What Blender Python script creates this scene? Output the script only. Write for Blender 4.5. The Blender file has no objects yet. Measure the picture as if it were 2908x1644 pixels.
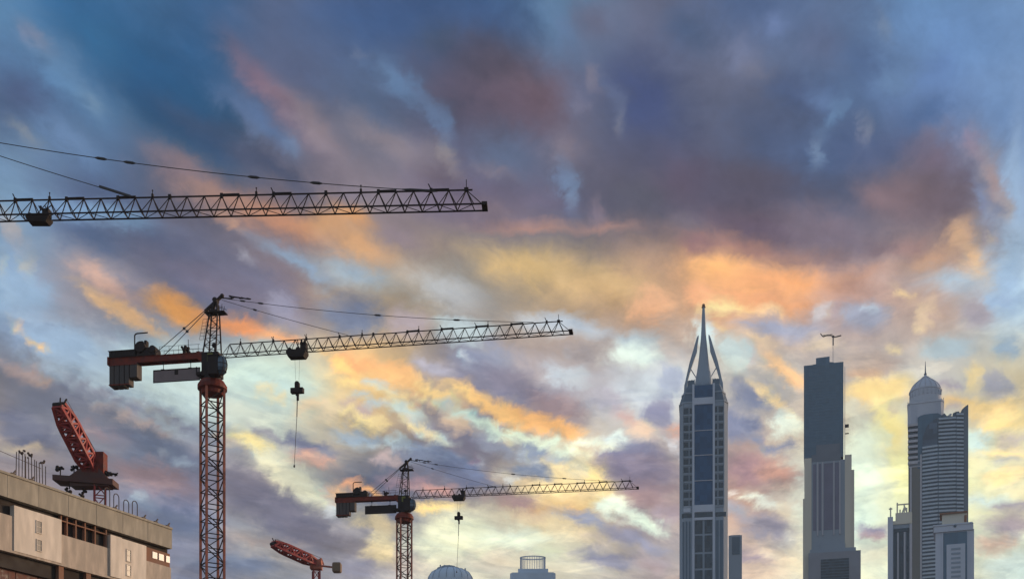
import bpy, bmesh, math, random
import numpy as np
from mathutils import Vector, Matrix

# ------------------------------------------------------------------ camera, exposure, sun
F = 3231.0            # focal length in photo pixels (photo is 2908 x 1644)
CX, HY = 1454.0, 2345.0   # principal column and horizon row
CAMZ = 1.7
scene = bpy.context.scene
COL = scene.collection
cam_data = bpy.data.cameras.new('camera')
cam_data.sensor_width = 36.0
cam_data.lens = 36.0 * F / 2908.0
cam_data.shift_y = (HY - 822.0) / 2908.0
cam_data.clip_start = 0.1
cam_data.clip_end = 30000.0
cam = bpy.data.objects.new('camera', cam_data)
cam.location = (0, 0, CAMZ)
cam.rotation_euler = (math.radians(90), 0, 0)
COL.objects.link(cam)
scene.camera = cam
scene.view_settings.view_transform = 'Standard'
scene.view_settings.look = 'None'
scene.view_settings.exposure = 0.0
scene.view_settings.gamma = 1.0
scene.view_settings.use_curve_mapping = False

SUN_EL, SUN_AZ = math.radians(9.0), math.radians(62.0)   # azimuth clockwise from +Y
sd = Vector((math.sin(SUN_AZ) * math.cos(SUN_EL), math.cos(SUN_AZ) * math.cos(SUN_EL), math.sin(SUN_EL)))
sun_data = bpy.data.lights.new('sun', 'SUN')
sun_data.energy = 3.1
sun_data.color = (1.0, 0.71, 0.46)
sun_data.angle = math.radians(10.0)
sun = bpy.data.objects.new('sun', sun_data)
sun.rotation_euler = (-sd).to_track_quat('-Z', 'Y').to_euler()
sun.location = (0, 0, 500)
COL.objects.link(sun)

def lin(h):
    c = [int(h[i:i + 2], 16) / 255.0 for i in (0, 2, 4)]
    return tuple(v / 12.92 if v <= 0.04045 else ((v + 0.055) / 1.055) ** 2.4 for v in c)

# ------------------------------------------------------------------ sky: cloud deck colours laid out by compass bearing and height
BASE = """5F83A5 4A7299 45668C 5A6580 4F6182 4A5F80 67809A 6A6C80 5A6B8E 637391 7090B5 7A97BC
586B8A 5E7C9E 3A5C80 60647C 5D6880 5F5868 6F7085 565B73 6A6C80 5E7090 7085AA 7F95B8
7F98B0 5E6E8C 6A6675 7A6E78 8A7E88 70667A 6E6A7C 5E5B6D 605C6E 5A6078 80707A A0AFC5
8FA5BE 9A9097 78768A 8C7E86 B09880 A09488 B89C80 C09A80 F0B080 C0A09A C8A898 B8CBDA
8C8A94 A5B3BE BFCDCB C8D4C8 F0C890 8F8A98 A8A0A8 C5CCD5 C8C0B8 BBB0A8 D8CFC0 E0C8A0
A09498 807F90 85849A C0B5A8 6F7488 8A8490 F0D8A8 A89A9C A8908C ECF3DC E8E8B8 E4DCB8
808090 82849A 808499 A09CA0 B0A8AC E5E2CC DDD8C4 B5A9A8 D5BFB0 E0DFC8 DDE0C8 DDE6D8"""
# brush dabs: x y length width angle colour
DABS = """400 200 230 80 48 33587F
500 300 160 65 48 345A82
270 90 110 50 48 3E6990
100 110 45 15 50 8A8798
180 210 90 33 45 6485A8
245 285 34 18 50 7690AA
50 260 60 40 30 535E7C
60 380 50 15 40 8C9098
190 400 90 28 45 6F88AB
760 260 150 30 50 7E6B7C
900 380 110 35 45 8F8088
720 360 120 28 42 607396
700 400 20 14 40 7084AA
825 425 26 18 20 7C96B8
560 380 130 38 40 445878
750 480 120 25 30 535A73
520 500 100 35 35 8A7880
580 560 60 20 15 A08480
800 640 170 30 20 C49078
925 640 60 24 -10 E6A56C
950 700 60 30 35 C09A85
650 640 55 8 25 DDA585
420 700 230 52 28 626A86
250 680 80 30 20 5C6C8A
700 790 150 30 25 77758A
220 610 130 22 10 86A2C2
320 640 60 16 10 7F9CBB
860 760 110 15 27 93A5BC
690 735 26 4 35 C8C8D5
20 660 50 18 50 C0ADA5
88 775 30 13 80 D8BF9A
15 760 25 10 80 D0BFA0
290 810 80 20 40 D0A898
80 840 90 50 30 9AAEC4
330 900 140 23 35 E0B48A
600 820 200 36 22 80788A
480 890 110 40 25 EFA866
660 925 130 24 10 EFA070
800 955 80 13 0 F0B284
820 880 70 34 15 9C98AB
160 1000 150 60 30 A6B6C8
50 940 35 10 30 D5BFA8
100 995 40 10 25 F0C28C
60 1070 80 20 20 C0A59C
105 1088 40 12 20 D0AE98
480 1070 170 66 20 BDCCCC
750 1080 150 50 10 CAD8CC
700 1170 110 36 15 D5DACA
250 1195 300 55 24 737789
80 1220 120 46 20 6C7188
200 1125 80 14 22 7A7F92
380 1205 120 11 20 A59A9C
300 1245 100 18 20 8E8490
60 1272 80 14 10 B5A89A
450 1285 150 36 15 747E96
500 1310 60 7 10 9AA6B8
442 1287 7 6 0 C0C4CC
430 1360 140 33 15 96858F
430 1430 40 12 20 A9B5C2
500 1480 140 38 20 6A7188
780 1430 230 66 32 7A788A
810 1330 190 32 35 E6DFC2
700 1238 70 22 10 F2DCA0
760 1215 70 14 15 A8A4A8
880 1250 100 18 15 808298
880 1285 80 16 15 D0A898
750 1520 150 16 5 A89A98
650 1600 140 30 0 828AA0
790 1117 50 9 10 F0D8A8
930 1155 60 13 15 E8CDA8
950 1382 40 18 30 ECBC94
940 1432 25 20 30 C8CCD5
1200 50 200 50 0 4A5E80
1540 30 60 38 60 7088A4
1590 90 40 20 60 6E82A0
1680 60 60 50 0 70697A
1230 100 40 30 0 4E5A6E
1380 210 130 78 35 605866
1500 270 90 60 20 7A6570
1430 300 120 40 20 705F6C
1130 230 70 24 45 6C809C
1230 350 60 20 60 7A8FAE
1240 430 20 18 60 C8B29A
1272 462 40 14 45 A59490
1025 145 13 12 0 7A7D8E
1100 400 140 34 25 8C8088
1420 430 100 55 15 6C738A
1690 225 32 17 75 A08A8C
1650 290 16 14 60 8A8496
1778 340 28 10 80 B8A590
1760 290 60 18 60 757A90
1850 300 100 55 60 50587A
1900 450 90 50 40 5A5A70
1600 420 42 38 60 8A7C86
1605 530 50 20 80 869DBE
1610 560 24 14 80 A4B8CE
1700 600 34 14 88 A08890
1500 560 110 30 10 7C7080
1400 600 110 30 10 8A7880
1250 500 50 28 20 6F626C
1400 480 50 14 15 8C7E88
1010 622 55 20 25 F2AA6A
1500 640 120 12 0 C09080
1720 645 70 10 0 B08A80
1850 560 100 55 0 62606E
1020 700 90 33 30 D8A880
1150 680 70 28 20 8F8088
1500 760 150 40 15 E0B880
1700 800 120 45 15 E0B888
1000 780 90 30 20 A8B4C0
1250 830 110 35 20 C0BFC0
1000 900 100 45 15 8088A0
1150 910 80 34 15 B8A8AC
1330 940 110 30 10 C0CCD0
1600 930 140 30 10 BFC4CC
1850 870 80 40 0 F0B890
1810 965 80 26 0 BCC4C8
2120 150 50 38 70 7C829E
2160 205 30 26 60 8E8790
2210 65 34 22 20 7585AC
1960 90 60 40 40 4F5F7C
2330 130 60 45 80 69708C
2500 80 35 15 80 828A9A
2760 100 190 100 0 7593BC
2850 250 60 70 0 7C98BF
2520 230 40 36 0 728AAA
2650 200 60 34 -30 6A84B0
2250 270 80 50 30 586688
2430 180 40 45 0 5A6C8E
2180 390 120 85 30 525C78
2350 440 100 60 0 58688A
2500 420 110 40 -20 5C6888
2620 310 60 28 -25 566C92
2340 290 44 26 20 6A80A6
2370 335 45 5 108 728EB0
2325 440 36 5 105 8498B4
2441 375 30 6 85 A8A2AA
2640 370 34 16 -45 82798A
2640 450 70 48 10 7F7080
2600 550 110 55 20 7F6D75
2500 560 60 36 10 8E7478
2100 520 150 45 10 605A6A
1950 510 60 50 0 655868
2150 640 150 45 10 6F6070
1960 635 40 24 0 80757F
2350 640 120 36 10 80727F
2755 400 34 18 80 A08898
2810 500 75 33 70 B49A98
2840 595 30 22 70 C8B0A0
2765 565 50 11 60 959CB8
2885 560 150 20 90 A8B8CC
2690 665 48 23 -45 F0BC90
2742 740 58 20 40 FFC890
2775 675 14 9 -30 EDC49C
2620 740 45 18 -15 E0AC88
2570 700 40 22 0 B08A85
2700 795 80 24 0 B8C2CC
2860 750 80 36 90 A9BDD3
2460 762 50 12 -5 C89A88
2350 720 60 26 0 8A7478
2490 700 36 20 0 806C74
2055 760 80 36 0 FFBE80
2250 795 140 33 0 FAB07C
2140 700 120 18 10 A88078
1990 700 40 24 0 937078
2410 800 50 24 0 B08A80
2550 800 60 18 0 C4A8A0
2000 840 60 26 0 F5B488
2200 852 150 24 0 F0AC80
2060 872 80 14 0 FFE0A0
2180 882 50 8 0 FFD0A0
2230 930 130 30 5 B5AFBA
2050 930 25 11 20 FCDCA8
2340 890 30 22 70 DAD2D0
2450 900 70 38 0 ABAAB8
2462 880 18 9 20 C8CCD4
2560 835 35 13 25 F0CCA0
2630 885 36 32 60 E8C8A8
2610 922 22 9 30 FFE0B0
2780 880 60 34 20 B0A4A8
2850 840 60 26 0 A8B8CC
2540 980 32 10 -10 FFE0A8
2160 965 45 17 20 F0CCA8
2480 1025 100 28 0 C8B0A0
2440 1060 60 20 0 C8A890
2350 975 60 20 0 D8C0A8
2230 1060 90 26 40 F8C898
2000 960 60 36 90 E0EBE6
2085 1015 60 50 20 D0DAD5
2120 1120 60 40 20 8F93A8
2180 1125 90 13 35 F5D8A8
2500 1105 120 36 -10 F8D898
2430 1170 40 50 90 D8D4C0
2530 1200 80 55 90 FFF0A8
2480 1260 70 45 90 F0FBDC
2430 1310 120 46 90 ECFBE6
2560 1330 80 40 90 FCFCC0
2550 1162 30 16 0 CFC0B0
2400 1450 80 80 0 E8F3DC
2700 980 90 36 0 BFC8C8
2880 970 40 30 0 A8B4BC
2770 1060 40 22 -50 F8D8A0
2830 1072 40 34 0 B8B0B0
2690 1085 40 16 0 C0B0AC
2700 1130 130 20 0 F5CC94
2810 1140 80 26 0 FFD898
2720 1150 30 13 0 BEB2B0
2850 1185 60 22 0 FFDE9C
2780 1235 40 34 0 D8E8DC
2870 1238 40 16 0 D0C0B0
2850 1272 60 14 0 F8E0A8
2860 1302 50 10 0 C0BCB4
2850 1342 70 18 0 FBE0A8
2800 1420 80 18 0 DCE8DC
2850 1442 60 11 0 B0AAB0
2850 1492 70 34 0 B5A9AE
2810 1545 60 20 0 DCC0AC
2860 1605 80 26 0 DCE8DC
2100 1200 70 28 25 888CA5
2220 1272 50 11 10 9094A8
2230 1205 50 34 20 DCE6DC
2130 1330 100 46 15 A88A90
2210 1345 60 28 15 C49C90
2090 1400 13 9 20 E0DEE0
2180 1430 70 17 20 D8DAD0
2110 1455 60 13 30 A0A4B4
2180 1502 90 34 15 9B98A8
2245 1450 30 14 10 E0D0B8
2262 1530 26 20 10 D0D0C8
2150 1582 60 16 10 B0A0A8
2480 1500 50 12 0 A8A0AC
2480 1524 40 12 0 C8B0AC
2490 1575 50 24 0 E0DCC4
1050 1030 100 20 15 F5B080
1000 1052 50 15 15 FFD090
1150 1060 120 26 30 F8C088
1230 1100 60 16 30 FFDC9A
1240 1035 80 18 20 B8B0B8
1090 1095 50 13 20 D5D8CC
1000 1085 60 10 15 FFDC98
1130 1130 70 18 25 FCDCA4
1400 1020 110 40 10 9498AC
1480 1088 130 34 25 8A8494
1580 1150 90 34 25 B09898
1345 1008 22 10 40 D8DEDF
1620 1060 60 28 20 BFC4CC
1800 1010 90 32 0 E0ECE4
1400 1140 160 25 24 FCCB8A
1550 1190 130 22 22 FFC080
1330 1112 60 12 24 FFD898
1350 1190 150 19 22 D0DCCC
1450 1215 90 13 22 DDE8D0
1560 1252 120 13 20 F0F0D0
1040 1183 80 18 25 F8DCA0
1030 1165 60 9 20 C8B0A8
1290 1192 50 22 20 E8C8A8
1220 1232 60 18 20 D8E2D4
1020 1232 70 22 15 A8B2BC
1130 1262 60 12 15 C0CCCC
1390 1250 80 18 15 A9A9B4
1432 1234 30 9 20 E0C8A8
1520 1266 60 15 15 9AA2B4
1250 1312 130 32 15 7C859E
1330 1362 110 26 15 757A92
1100 1300 50 16 15 BCA8A8
1150 1372 100 16 10 A08C98
1230 1392 80 10 5 C09A98
1500 1320 70 25 10 8890A4
1450 1352 32 9 30 C8D0D8
1358 1305 11 7 40 DCE0E4
1600 1290 50 16 0 BDC0C0
1640 1325 50 26 60 DCCFB0
1685 1352 34 26 70 F5DCA0
1800 1330 110 55 10 94899A
1850 1402 80 36 10 A38E94
1800 1278 60 14 -10 8C8CA2
1912 1277 32 5 30 E4E4EA
1830 1222 60 22 20 D8C0B0
1780 1190 50 18 20 C0A8A8
1720 1130 60 26 30 B8B4C0
1885 1180 50 36 80 8F8EA6
1900 1090 45 28 90 A9B0C4
1925 1238 30 16 10 D8A08C
1750 1252 60 13 10 D8E0DC
1030 1382 60 15 25 FCC088
985 1362 40 12 25 F0B490
1240 1440 90 13 0 F8DC98
1500 1430 120 22 8 B09898
1610 1432 80 14 0 ECC890
1690 1410 40 13 -10 F8D89C
1300 1510 180 62 0 ECEED0
1480 1520 110 30 0 E8ECD4
1750 1440 80 26 20 ECF5E4
1850 1482 60 22 20 E0EAD8
1660 1470 80 16 20 A8ABBC
1800 1532 110 20 20 A8A4B4
1905 1455 30 26 0 A89AA8
1700 1535 50 11 15 D0C4B8
1720 1590 90 19 15 9C9AAB
1560 1562 60 18 0 E5E3C0
1400 1590 60 30 0 E4DCC8
1850 1605 60 20 0 B8A8AC
1050 1480 70 36 20 E0CCA8
1070 1550 60 34 20 F0E0B8
985 1500 50 24 20 A9A3A8
1010 1592 70 26 0 A09CA8
1110 1622 60 16 0 C8C0BC
990 1035 70 20 27 FFD08E
1110 1062 80 20 27 FBC68A
1250 1112 90 18 27 FFD596
1400 1150 100 22 24 FFC98A
1550 1195 110 20 22 FFC286
1500 1232 200 9 19 E8EED4
1340 1182 90 9 22 DCE6D2
1150 1165 70 22 20 D4DCD0
1190 1215 60 9 30 F6DCA8
1210 1130 60 9 30 FCE0A8
1050 1140 60 7 20 C6CCC8
2080 1225 60 20 30 8A8CA4
2170 1262 70 9 25 8F92A8
1700 1262 70 9 10 EEF2DC
1800 1290 90 14 -4 8F8BA0
1230 1282 90 9 12 8C96AC
1330 1330 90 10 32 7E86A0
1480 1278 60 8 20 B8BCC4
300 1140 160 9 24 8A8E9E
560 1222 180 9 24 8C8E9C
430 1175 90 7 24 9A9A9F
640 1250 60 7 30 C9B9A8"""
def paint_sky():
    g = np.array([[lin(c) for c in r.split()] for r in BASE.split('\n')])
    g = np.where(g > 0.0, g, 0) ** (1 / 2.2)
    nx, ny = 180, 84
    X0, X1, Y0, Y1 = -160.0, 3070.0, -40.0, 1690.0
    xs = np.linspace(X0, X1, nx); ys = np.linspace(Y0, Y1, ny)
    X, Y = np.meshgrid(xs, ys)
    gx = np.clip(X / 2908 * 11, 0, 10.999); gy = np.clip(Y / 1644 * 6, 0, 5.999)
    ix = gx.astype(int); iy = gy.astype(int)
    fx = (gx - ix)[..., None]; fy = (gy - iy)[..., None]
    fx = fx * fx * (3 - 2 * fx); fy = fy * fy * (3 - 2 * fy)
    img = (g[iy, ix] * (1 - fx) + g[iy, ix + 1] * fx) * (1 - fy) + (g[iy + 1, ix] * (1 - fx) + g[iy + 1, ix + 1] * fx) * fy
    for ln in DABS.split('\n'):
        x, y, a, b, ang, c = ln.split()
        x, y, a, b, ang = map(float, (x, y, a, b, ang))
        a *= 0.8 if y > 830 else 0.9; b = max(b * 0.95, 9.0); a = max(a, 9.0)
        t = math.radians(ang)
        dx = X - x; dy = Y - y
        p = (dx * math.cos(t) + dy * math.sin(t)) / a
        q = (-dx * math.sin(t) + dy * math.cos(t)) / b
        r = np.sqrt(p * p + q * q)
        w = np.exp(-0.5 * r ** (4.2 if y > 830 else 2.1)) * (0.92 if a > 60 or y > 830 and a > 26 else 0.62 if y > 830 or a > 30 else 0.4)
        col = np.array(lin(c)) ** (1 / 2.2)
        img = img * (1 - w[..., None]) + col * w[..., None]
    def blur(im, k):
        for ax in (0, 1):
            o = im.copy(); w_ = 1.0
            for s_ in range(1, k + 1):
                f_ = math.exp(-0.5 * (s_ / (k / 2)) ** 2)
                o = o + f_ * (np.take(im, np.clip(np.arange(im.shape[ax]) + s_, 0, im.shape[ax] - 1), ax) + np.take(im, np.clip(np.arange(im.shape[ax]) - s_, 0, im.shape[ax] - 1), ax))
                w_ += 2 * f_
            im = o / w_
        return im
    img = np.clip(img + 0.25 * (img - blur(img, 7)), 0.02, 1.05)
    lum = img @ np.array([0.3, 0.6, 0.1])
    img = lum[..., None] + (img - lum[..., None]) * SAT
    hgt = np.clip((Y - 500) / 900, 0, 1)[..., None]
    img = img * (1.0 + 0.04 * hgt) * (np.array([0.965, 1.0, 1.03]) * (1 - hgt) + np.array([1.0, 1.0, 0.985]) * hgt)
    img = img ** 2.2
    img = np.maximum((img - np.array([0.020, 0.022, 0.026])) / 0.94, 0.012)
    return img, (X0, X1, Y0, Y1)

def build_world():
    world = bpy.data.worlds.new("World")
    scene.world = world
    world.use_nodes = True
    nt = world.node_tree
    nt.nodes.clear()
    N = nt.nodes.new
    L = nt.links.new
    def put(sock, v):
        if isinstance(v, bpy.types.NodeSocket): L(v, sock)
        else: sock.default_value = v
    def m(op, a, b=0.0, c=0.0, clamp=False):
        n = N('ShaderNodeMath'); n.operation = op; n.use_clamp = clamp
        put(n.inputs[0], a); put(n.inputs[1], b); put(n.inputs[2], c)
        return n.outputs[0]
    def vm(op, a, b=(0, 0, 0), c=(0, 0, 0)):
        n = N('ShaderNodeVectorMath'); n.operation = op
        put(n.inputs[0], a); put(n.inputs[1], b)
        if op == 'MULTIPLY_ADD': put(n.inputs[2], c)
        if op == 'SCALE': put(n.inputs[3], c)
        return n.outputs[0]
    def comb(x, y, z):
        n = N('ShaderNodeCombineXYZ'); put(n.inputs[0], x); put(n.inputs[1], y); put(n.inputs[2], z); return n.outputs[0]
    def sep(v):
        n = N('ShaderNodeSeparateXYZ'); L(v, n.inputs[0]); return n.outputs
    def mr(v, a, b, c=0.0, d=1.0, t='SMOOTHSTEP'):
        n = N('ShaderNodeMapRange'); n.interpolation_type = t
        put(n.inputs['Value'], v); n.inputs['From Min'].default_value = a; n.inputs['From Max'].default_value = b
        n.inputs['To Min'].default_value = c; n.inputs['To Max'].default_value = d
        return n.outputs[0]
    def mix(f, a, b, blend='MIX'):
        n = N('ShaderNodeMix'); n.data_type = 'RGBA'; n.blend_type = blend; n.clamp_factor = True
        put(n.inputs[0], f); put(n.inputs[6], a); put(n.inputs[7], b)
        return n.outputs[2]
    def noise(vec, scale, detail=8, rough=0.55, dist=0.0):
        n = N('ShaderNodeTexNoise'); n.noise_dimensions = '3D'
        L(vec, n.inputs['Vector']); n.inputs['Scale'].default_value = scale
        n.inputs['Detail'].default_value = detail; n.inputs['Roughness'].default_value = rough
        n.inputs['Distortion'].default_value = dist
        return n.outputs['Fac'], n.outputs['Color']
    tc = N('ShaderNodeTexCoord')
    d = tc.outputs['Generated']
    x, y, z = sep(d)
    # cloud layer plane: streets of cloud run towards a bearing 26 degrees right of the view
    zz = m('MAXIMUM', z, 0.03)
    px = m('DIVIDE', x, zz); py = m('DIVIDE', y, zz)
    th = math.radians(28)
    along = m('ADD', m('MULTIPLY', px, math.sin(th)), m('MULTIPLY', py, math.cos(th)))
    across = m('SUBTRACT', m('MULTIPLY', px, math.cos(th)), m('MULTIPLY', py, math.sin(th)))
    P = comb(across, m('MULTIPLY', along, 0.42), 3.7)
    P2 = comb(across, m('MULTIPLY', along, 0.8), 9.1)
    nA, nAc = noise(P, 2.6, 7, 0.5, 0.3)
    D = comb(x, m('MULTIPLY', y, 1.0), m('MULTIPLY', z, 1.25))
    nB, nBc = noise(D, 9.0, 10, 0.66, 0.35)
    # image-free direction coordinates of the front of the sky
    ys = m('MAXIMUM', y, 0.12)
    u = m('MULTIPLY_ADD', m('DIVIDE', x, ys), F, CX)
    v = m('MULTIPLY_ADD', m('DIVIDE', z, ys), -F, HY)
    a = sep(nAc); b = sep(nBc)
    wu = m('ADD', m('MULTIPLY', m('SUBTRACT', a[0], 0.5), WARP[0]), m('MULTIPLY', m('SUBTRACT', b[0], 0.5), WARP[1]))
    wv = m('ADD', m('MULTIPLY', m('SUBTRACT', a[1], 0.5), WARP[2]), m('MULTIPLY', m('SUBTRACT', b[1], 0.5), WARP[3]))
    u = m('ADD', u, wu); v = m('ADD', v, wv)
    nD, nDc = noise(D, 42.0, 6, 0.62, 0.5)
    e_ = sep(nDc)
    u = m('MULTIPLY_ADD', m('SUBTRACT', e_[0], 0.5), WARP[4], u); v = m('MULTIPLY_ADD', m('SUBTRACT', e_[1], 0.5), WARP[5], v)
    img, (X0, X1, Y0, Y1) = paint_sky()
    ny, nx, _ = img.shape
    uu = m('DIVIDE', m('SUBTRACT', u, X0), X1 - X0, 0, True)
    vv = m('MULTIPLY', m('DIVIDE', m('SUBTRACT', v, Y0), Y1 - Y0, 0, True), ny - 1.0)
    uv3 = comb(uu, uu, uu)
    acc = None
    for j in range(ny):
        c = N('ShaderNodeRGBCurve')
        cm = c.mapping
        cm.use_clip = False
        for k in range(3):
            pts = cm.curves[k].points
            pts[0].location = (0.0, float(img[j, 0, k])); pts[-1].location = (1.0, float(img[j, nx - 1, k]))
            for i in range(1, nx - 1):
                pts.new(i / (nx - 1.0), float(img[j, i, k]))
        cm.update()
        L(uv3, c.inputs['Color'])
        acc = c.outputs[0] if acc is None else mix(mr(vv, j - 1.0, float(j), t='LINEAR'), acc, c.outputs[0])
    # fine cloud texture
    nC, _ = noise(P, 11.0, 8, 0.58, 0.2)
    amp = m('MULTIPLY_ADD', m('SUBTRACT', nB, 0.5), TEX[0], 1.0)
    amp = m('MULTIPLY_ADD', m('SUBTRACT', nA, 0.5), TEX[1], amp)
    amp = m('MULTIPLY_ADD', m('SUBTRACT', nC, 0.5), TEX[2], amp)
    amp = m('MULTIPLY_ADD', m('SUBTRACT', nD, 0.5), TEX[3], amp)
    # crisp lower edges of the broken cloud sheets
    nE, _ = noise(comb(across, m('MULTIPLY', along, 0.55), 21.3), 3.4, 10, 0.6, 0.5)
    nF, _ = noise(comb(x, y, m('MULTIPLY', z, 2.6)), 7.5, 9, 0.6, 0.6)
    lowm = mr(z, 0.30, 0.50, 1.0, 0.15)
    sh = m('ADD', m('MULTIPLY', m('SUBTRACT', mr(nF, 0.475, 0.555), 0.5), EDGE[0]), m('MULTIPLY', m('SUBTRACT', mr(nE, 0.46, 0.56), 0.5), EDGE[1]))
    sh = m('MULTIPLY', sh, lowm)
    amp = m('ADD', amp, sh)
    front = vm('SCALE', acc, c=amp)
    front = vm('MULTIPLY', front, comb(m('MULTIPLY_ADD', sh, 0.25, 1.0), m('MULTIPLY_ADD', sh, 0.12, 1.0), m('MULTIPLY_ADD', sh, -0.18, 1.0)))
    warm = m('MULTIPLY', m('SUBTRACT', a[2], 0.5), 0.45)
    front = vm('MULTIPLY', front, comb(m('ADD', 1.0, warm), 1.0, m('SUBTRACT', 1.0, warm)))
    # the rest of the sky dome: physical sky behind broken blue-grey cloud
    sky = N('ShaderNodeTexSky'); sky.sky_type = 'NISHITA'; sky.sun_disc = False
    sky.sun_elevation = SUN_EL; sky.sun_rotation = SUN_AZ
    clear = vm('SCALE', sky.outputs[0], c=0.06)
    dens = mr(nA, 0.38, 0.62)
    hor = mr(z, 0.0, 0.5)
    cl = mix(hor, (*lin(BACK[0]), 1), (*lin(BACK[1]), 1))
    cl = vm('SCALE', cl, c=m('MULTIPLY_ADD', nB, 0.8, 0.6))
    rest = mix(m('MULTIPLY_ADD', dens, 0.5, 0.4), clear, cl)
    hy = m('SQRT', m('ADD', m('MULTIPLY', x, x), m('MULTIPLY', y, y)))
    ca = m('DIVIDE', y, m('MAXIMUM', hy, 0.001))
    f1 = mr(ca, 0.80, 0.885)
    f2 = mr(z, 0.64, 0.76, 1.0, 0.0)
    col = mix(m('MULTIPLY', f1, f2), rest, front)
    # ground side of the dome
    col = mix(mr(z, -0.02, 0.0), (0.02, 0.02, 0.022, 1), col)
    bg = N('ShaderNodeBackground'); L(col, bg.inputs['Color']); bg.inputs['Strength'].default_value = 1.0
    out = N('ShaderNodeOutputWorld'); L(bg.outputs[0], out.inputs['Surface'])
    world.cycles.sampling_method = 'MANUAL'
    world.cycles.sample_map_resolution = 512

WARP = (80, 190, 40, 130, 100, 70)
TEX = (0.6, 0.2, 0.6, 0.3)
EDGE = (0.2, 0.14)
SAT = 0.98
GAIN = 1.0
BACK = ('E2EAF4', 'A2B6D2')
build_world()
# ------------------------------------------------------------------ helpers
def X(px, d): return (px - CX) / F * d
def Z(py, d): return CAMZ + (HY - py) / F * d
def P3(px, py, d): return Vector((X(px, d), d, Z(py, d)))

MATS = {}
def mat(name, hexc=None, rgb=None, rough=0.6, metal=0.0, var=0.15, scale=0.6, spec=0.5, streak=0.0, bump=0.0, panels=None):
    if name in MATS: return MATS[name]
    mt = bpy.data.materials.new(name); mt.use_nodes = True
    nt = mt.node_tree; b = nt.nodes['Principled BSDF']
    c = rgb if rgb else lin(hexc)
    tc = nt.nodes.new('ShaderNodeTexCoord')
    n = nt.nodes.new('ShaderNodeTexNoise'); n.inputs['Scale'].default_value = scale; n.inputs['Detail'].default_value = 6
    mp = nt.nodes.new('ShaderNodeMapping'); mp.inputs['Scale'].default_value = (1, 1, 0.25 if streak else 1)
    nt.links.new(tc.outputs['Object'], mp.inputs[0]); nt.links.new(mp.outputs[0], n.inputs['Vector'])
    r = nt.nodes.new('ShaderNodeMapRange')
    r.inputs['From Min'].default_value = 0.3; r.inputs['From Max'].default_value = 0.7
    r.inputs['To Min'].default_value = 1 - var; r.inputs['To Max'].default_value = 1 + var
    nt.links.new(n.outputs['Fac'], r.inputs['Value'])
    v = nt.nodes.new('ShaderNodeVectorMath'); v.operation = 'SCALE'; v.inputs[0].default_value = c
    fac = r.outputs[0]
    if panels:
        sn = nt.nodes.new('ShaderNodeVectorMath'); sn.operation = 'SNAP'; sn.inputs[1].default_value = (panels[0], 50.0, panels[1])
        wn_ = nt.nodes.new('ShaderNodeTexWhiteNoise'); nt.links.new(tc.outputs['Object'], sn.inputs[0]); nt.links.new(sn.outputs[0], wn_.inputs['Vector'])
        pm = nt.nodes.new('ShaderNodeMapRange'); pm.inputs['To Min'].default_value = 1 - panels[2]; pm.inputs['To Max'].default_value = 1 + panels[2]
        nt.links.new(wn_.outputs['Value'], pm.inputs['Value'])
        mu = nt.nodes.new('ShaderNodeMath'); mu.operation = 'MULTIPLY'; nt.links.new(fac, mu.inputs[0]); nt.links.new(pm.outputs[0], mu.inputs[1])
        fac = mu.outputs[0]
    nt.links.new(fac, v.inputs[3])
    nt.links.new(v.outputs[0], b.inputs['Base Color'])
    rr = nt.nodes.new('ShaderNodeMath'); rr.operation = 'MULTIPLY'; rr.inputs[1].default_value = rough; rr.use_clamp = True
    nt.links.new(r.outputs[0], rr.inputs[0]); nt.links.new(rr.outputs[0], b.inputs['Roughness'])
    b.inputs['Metallic'].default_value = metal
    b.inputs['Specular IOR Level'].default_value = spec
    if bump:
        bp = nt.nodes.new('ShaderNodeBump'); bp.inputs['Strength'].default_value = bump
        nt.links.new(n.outputs['Fac'], bp.inputs['Height']); nt.links.new(bp.outputs[0], b.inputs['Normal'])
    MATS[name] = mt
    return mt

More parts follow.
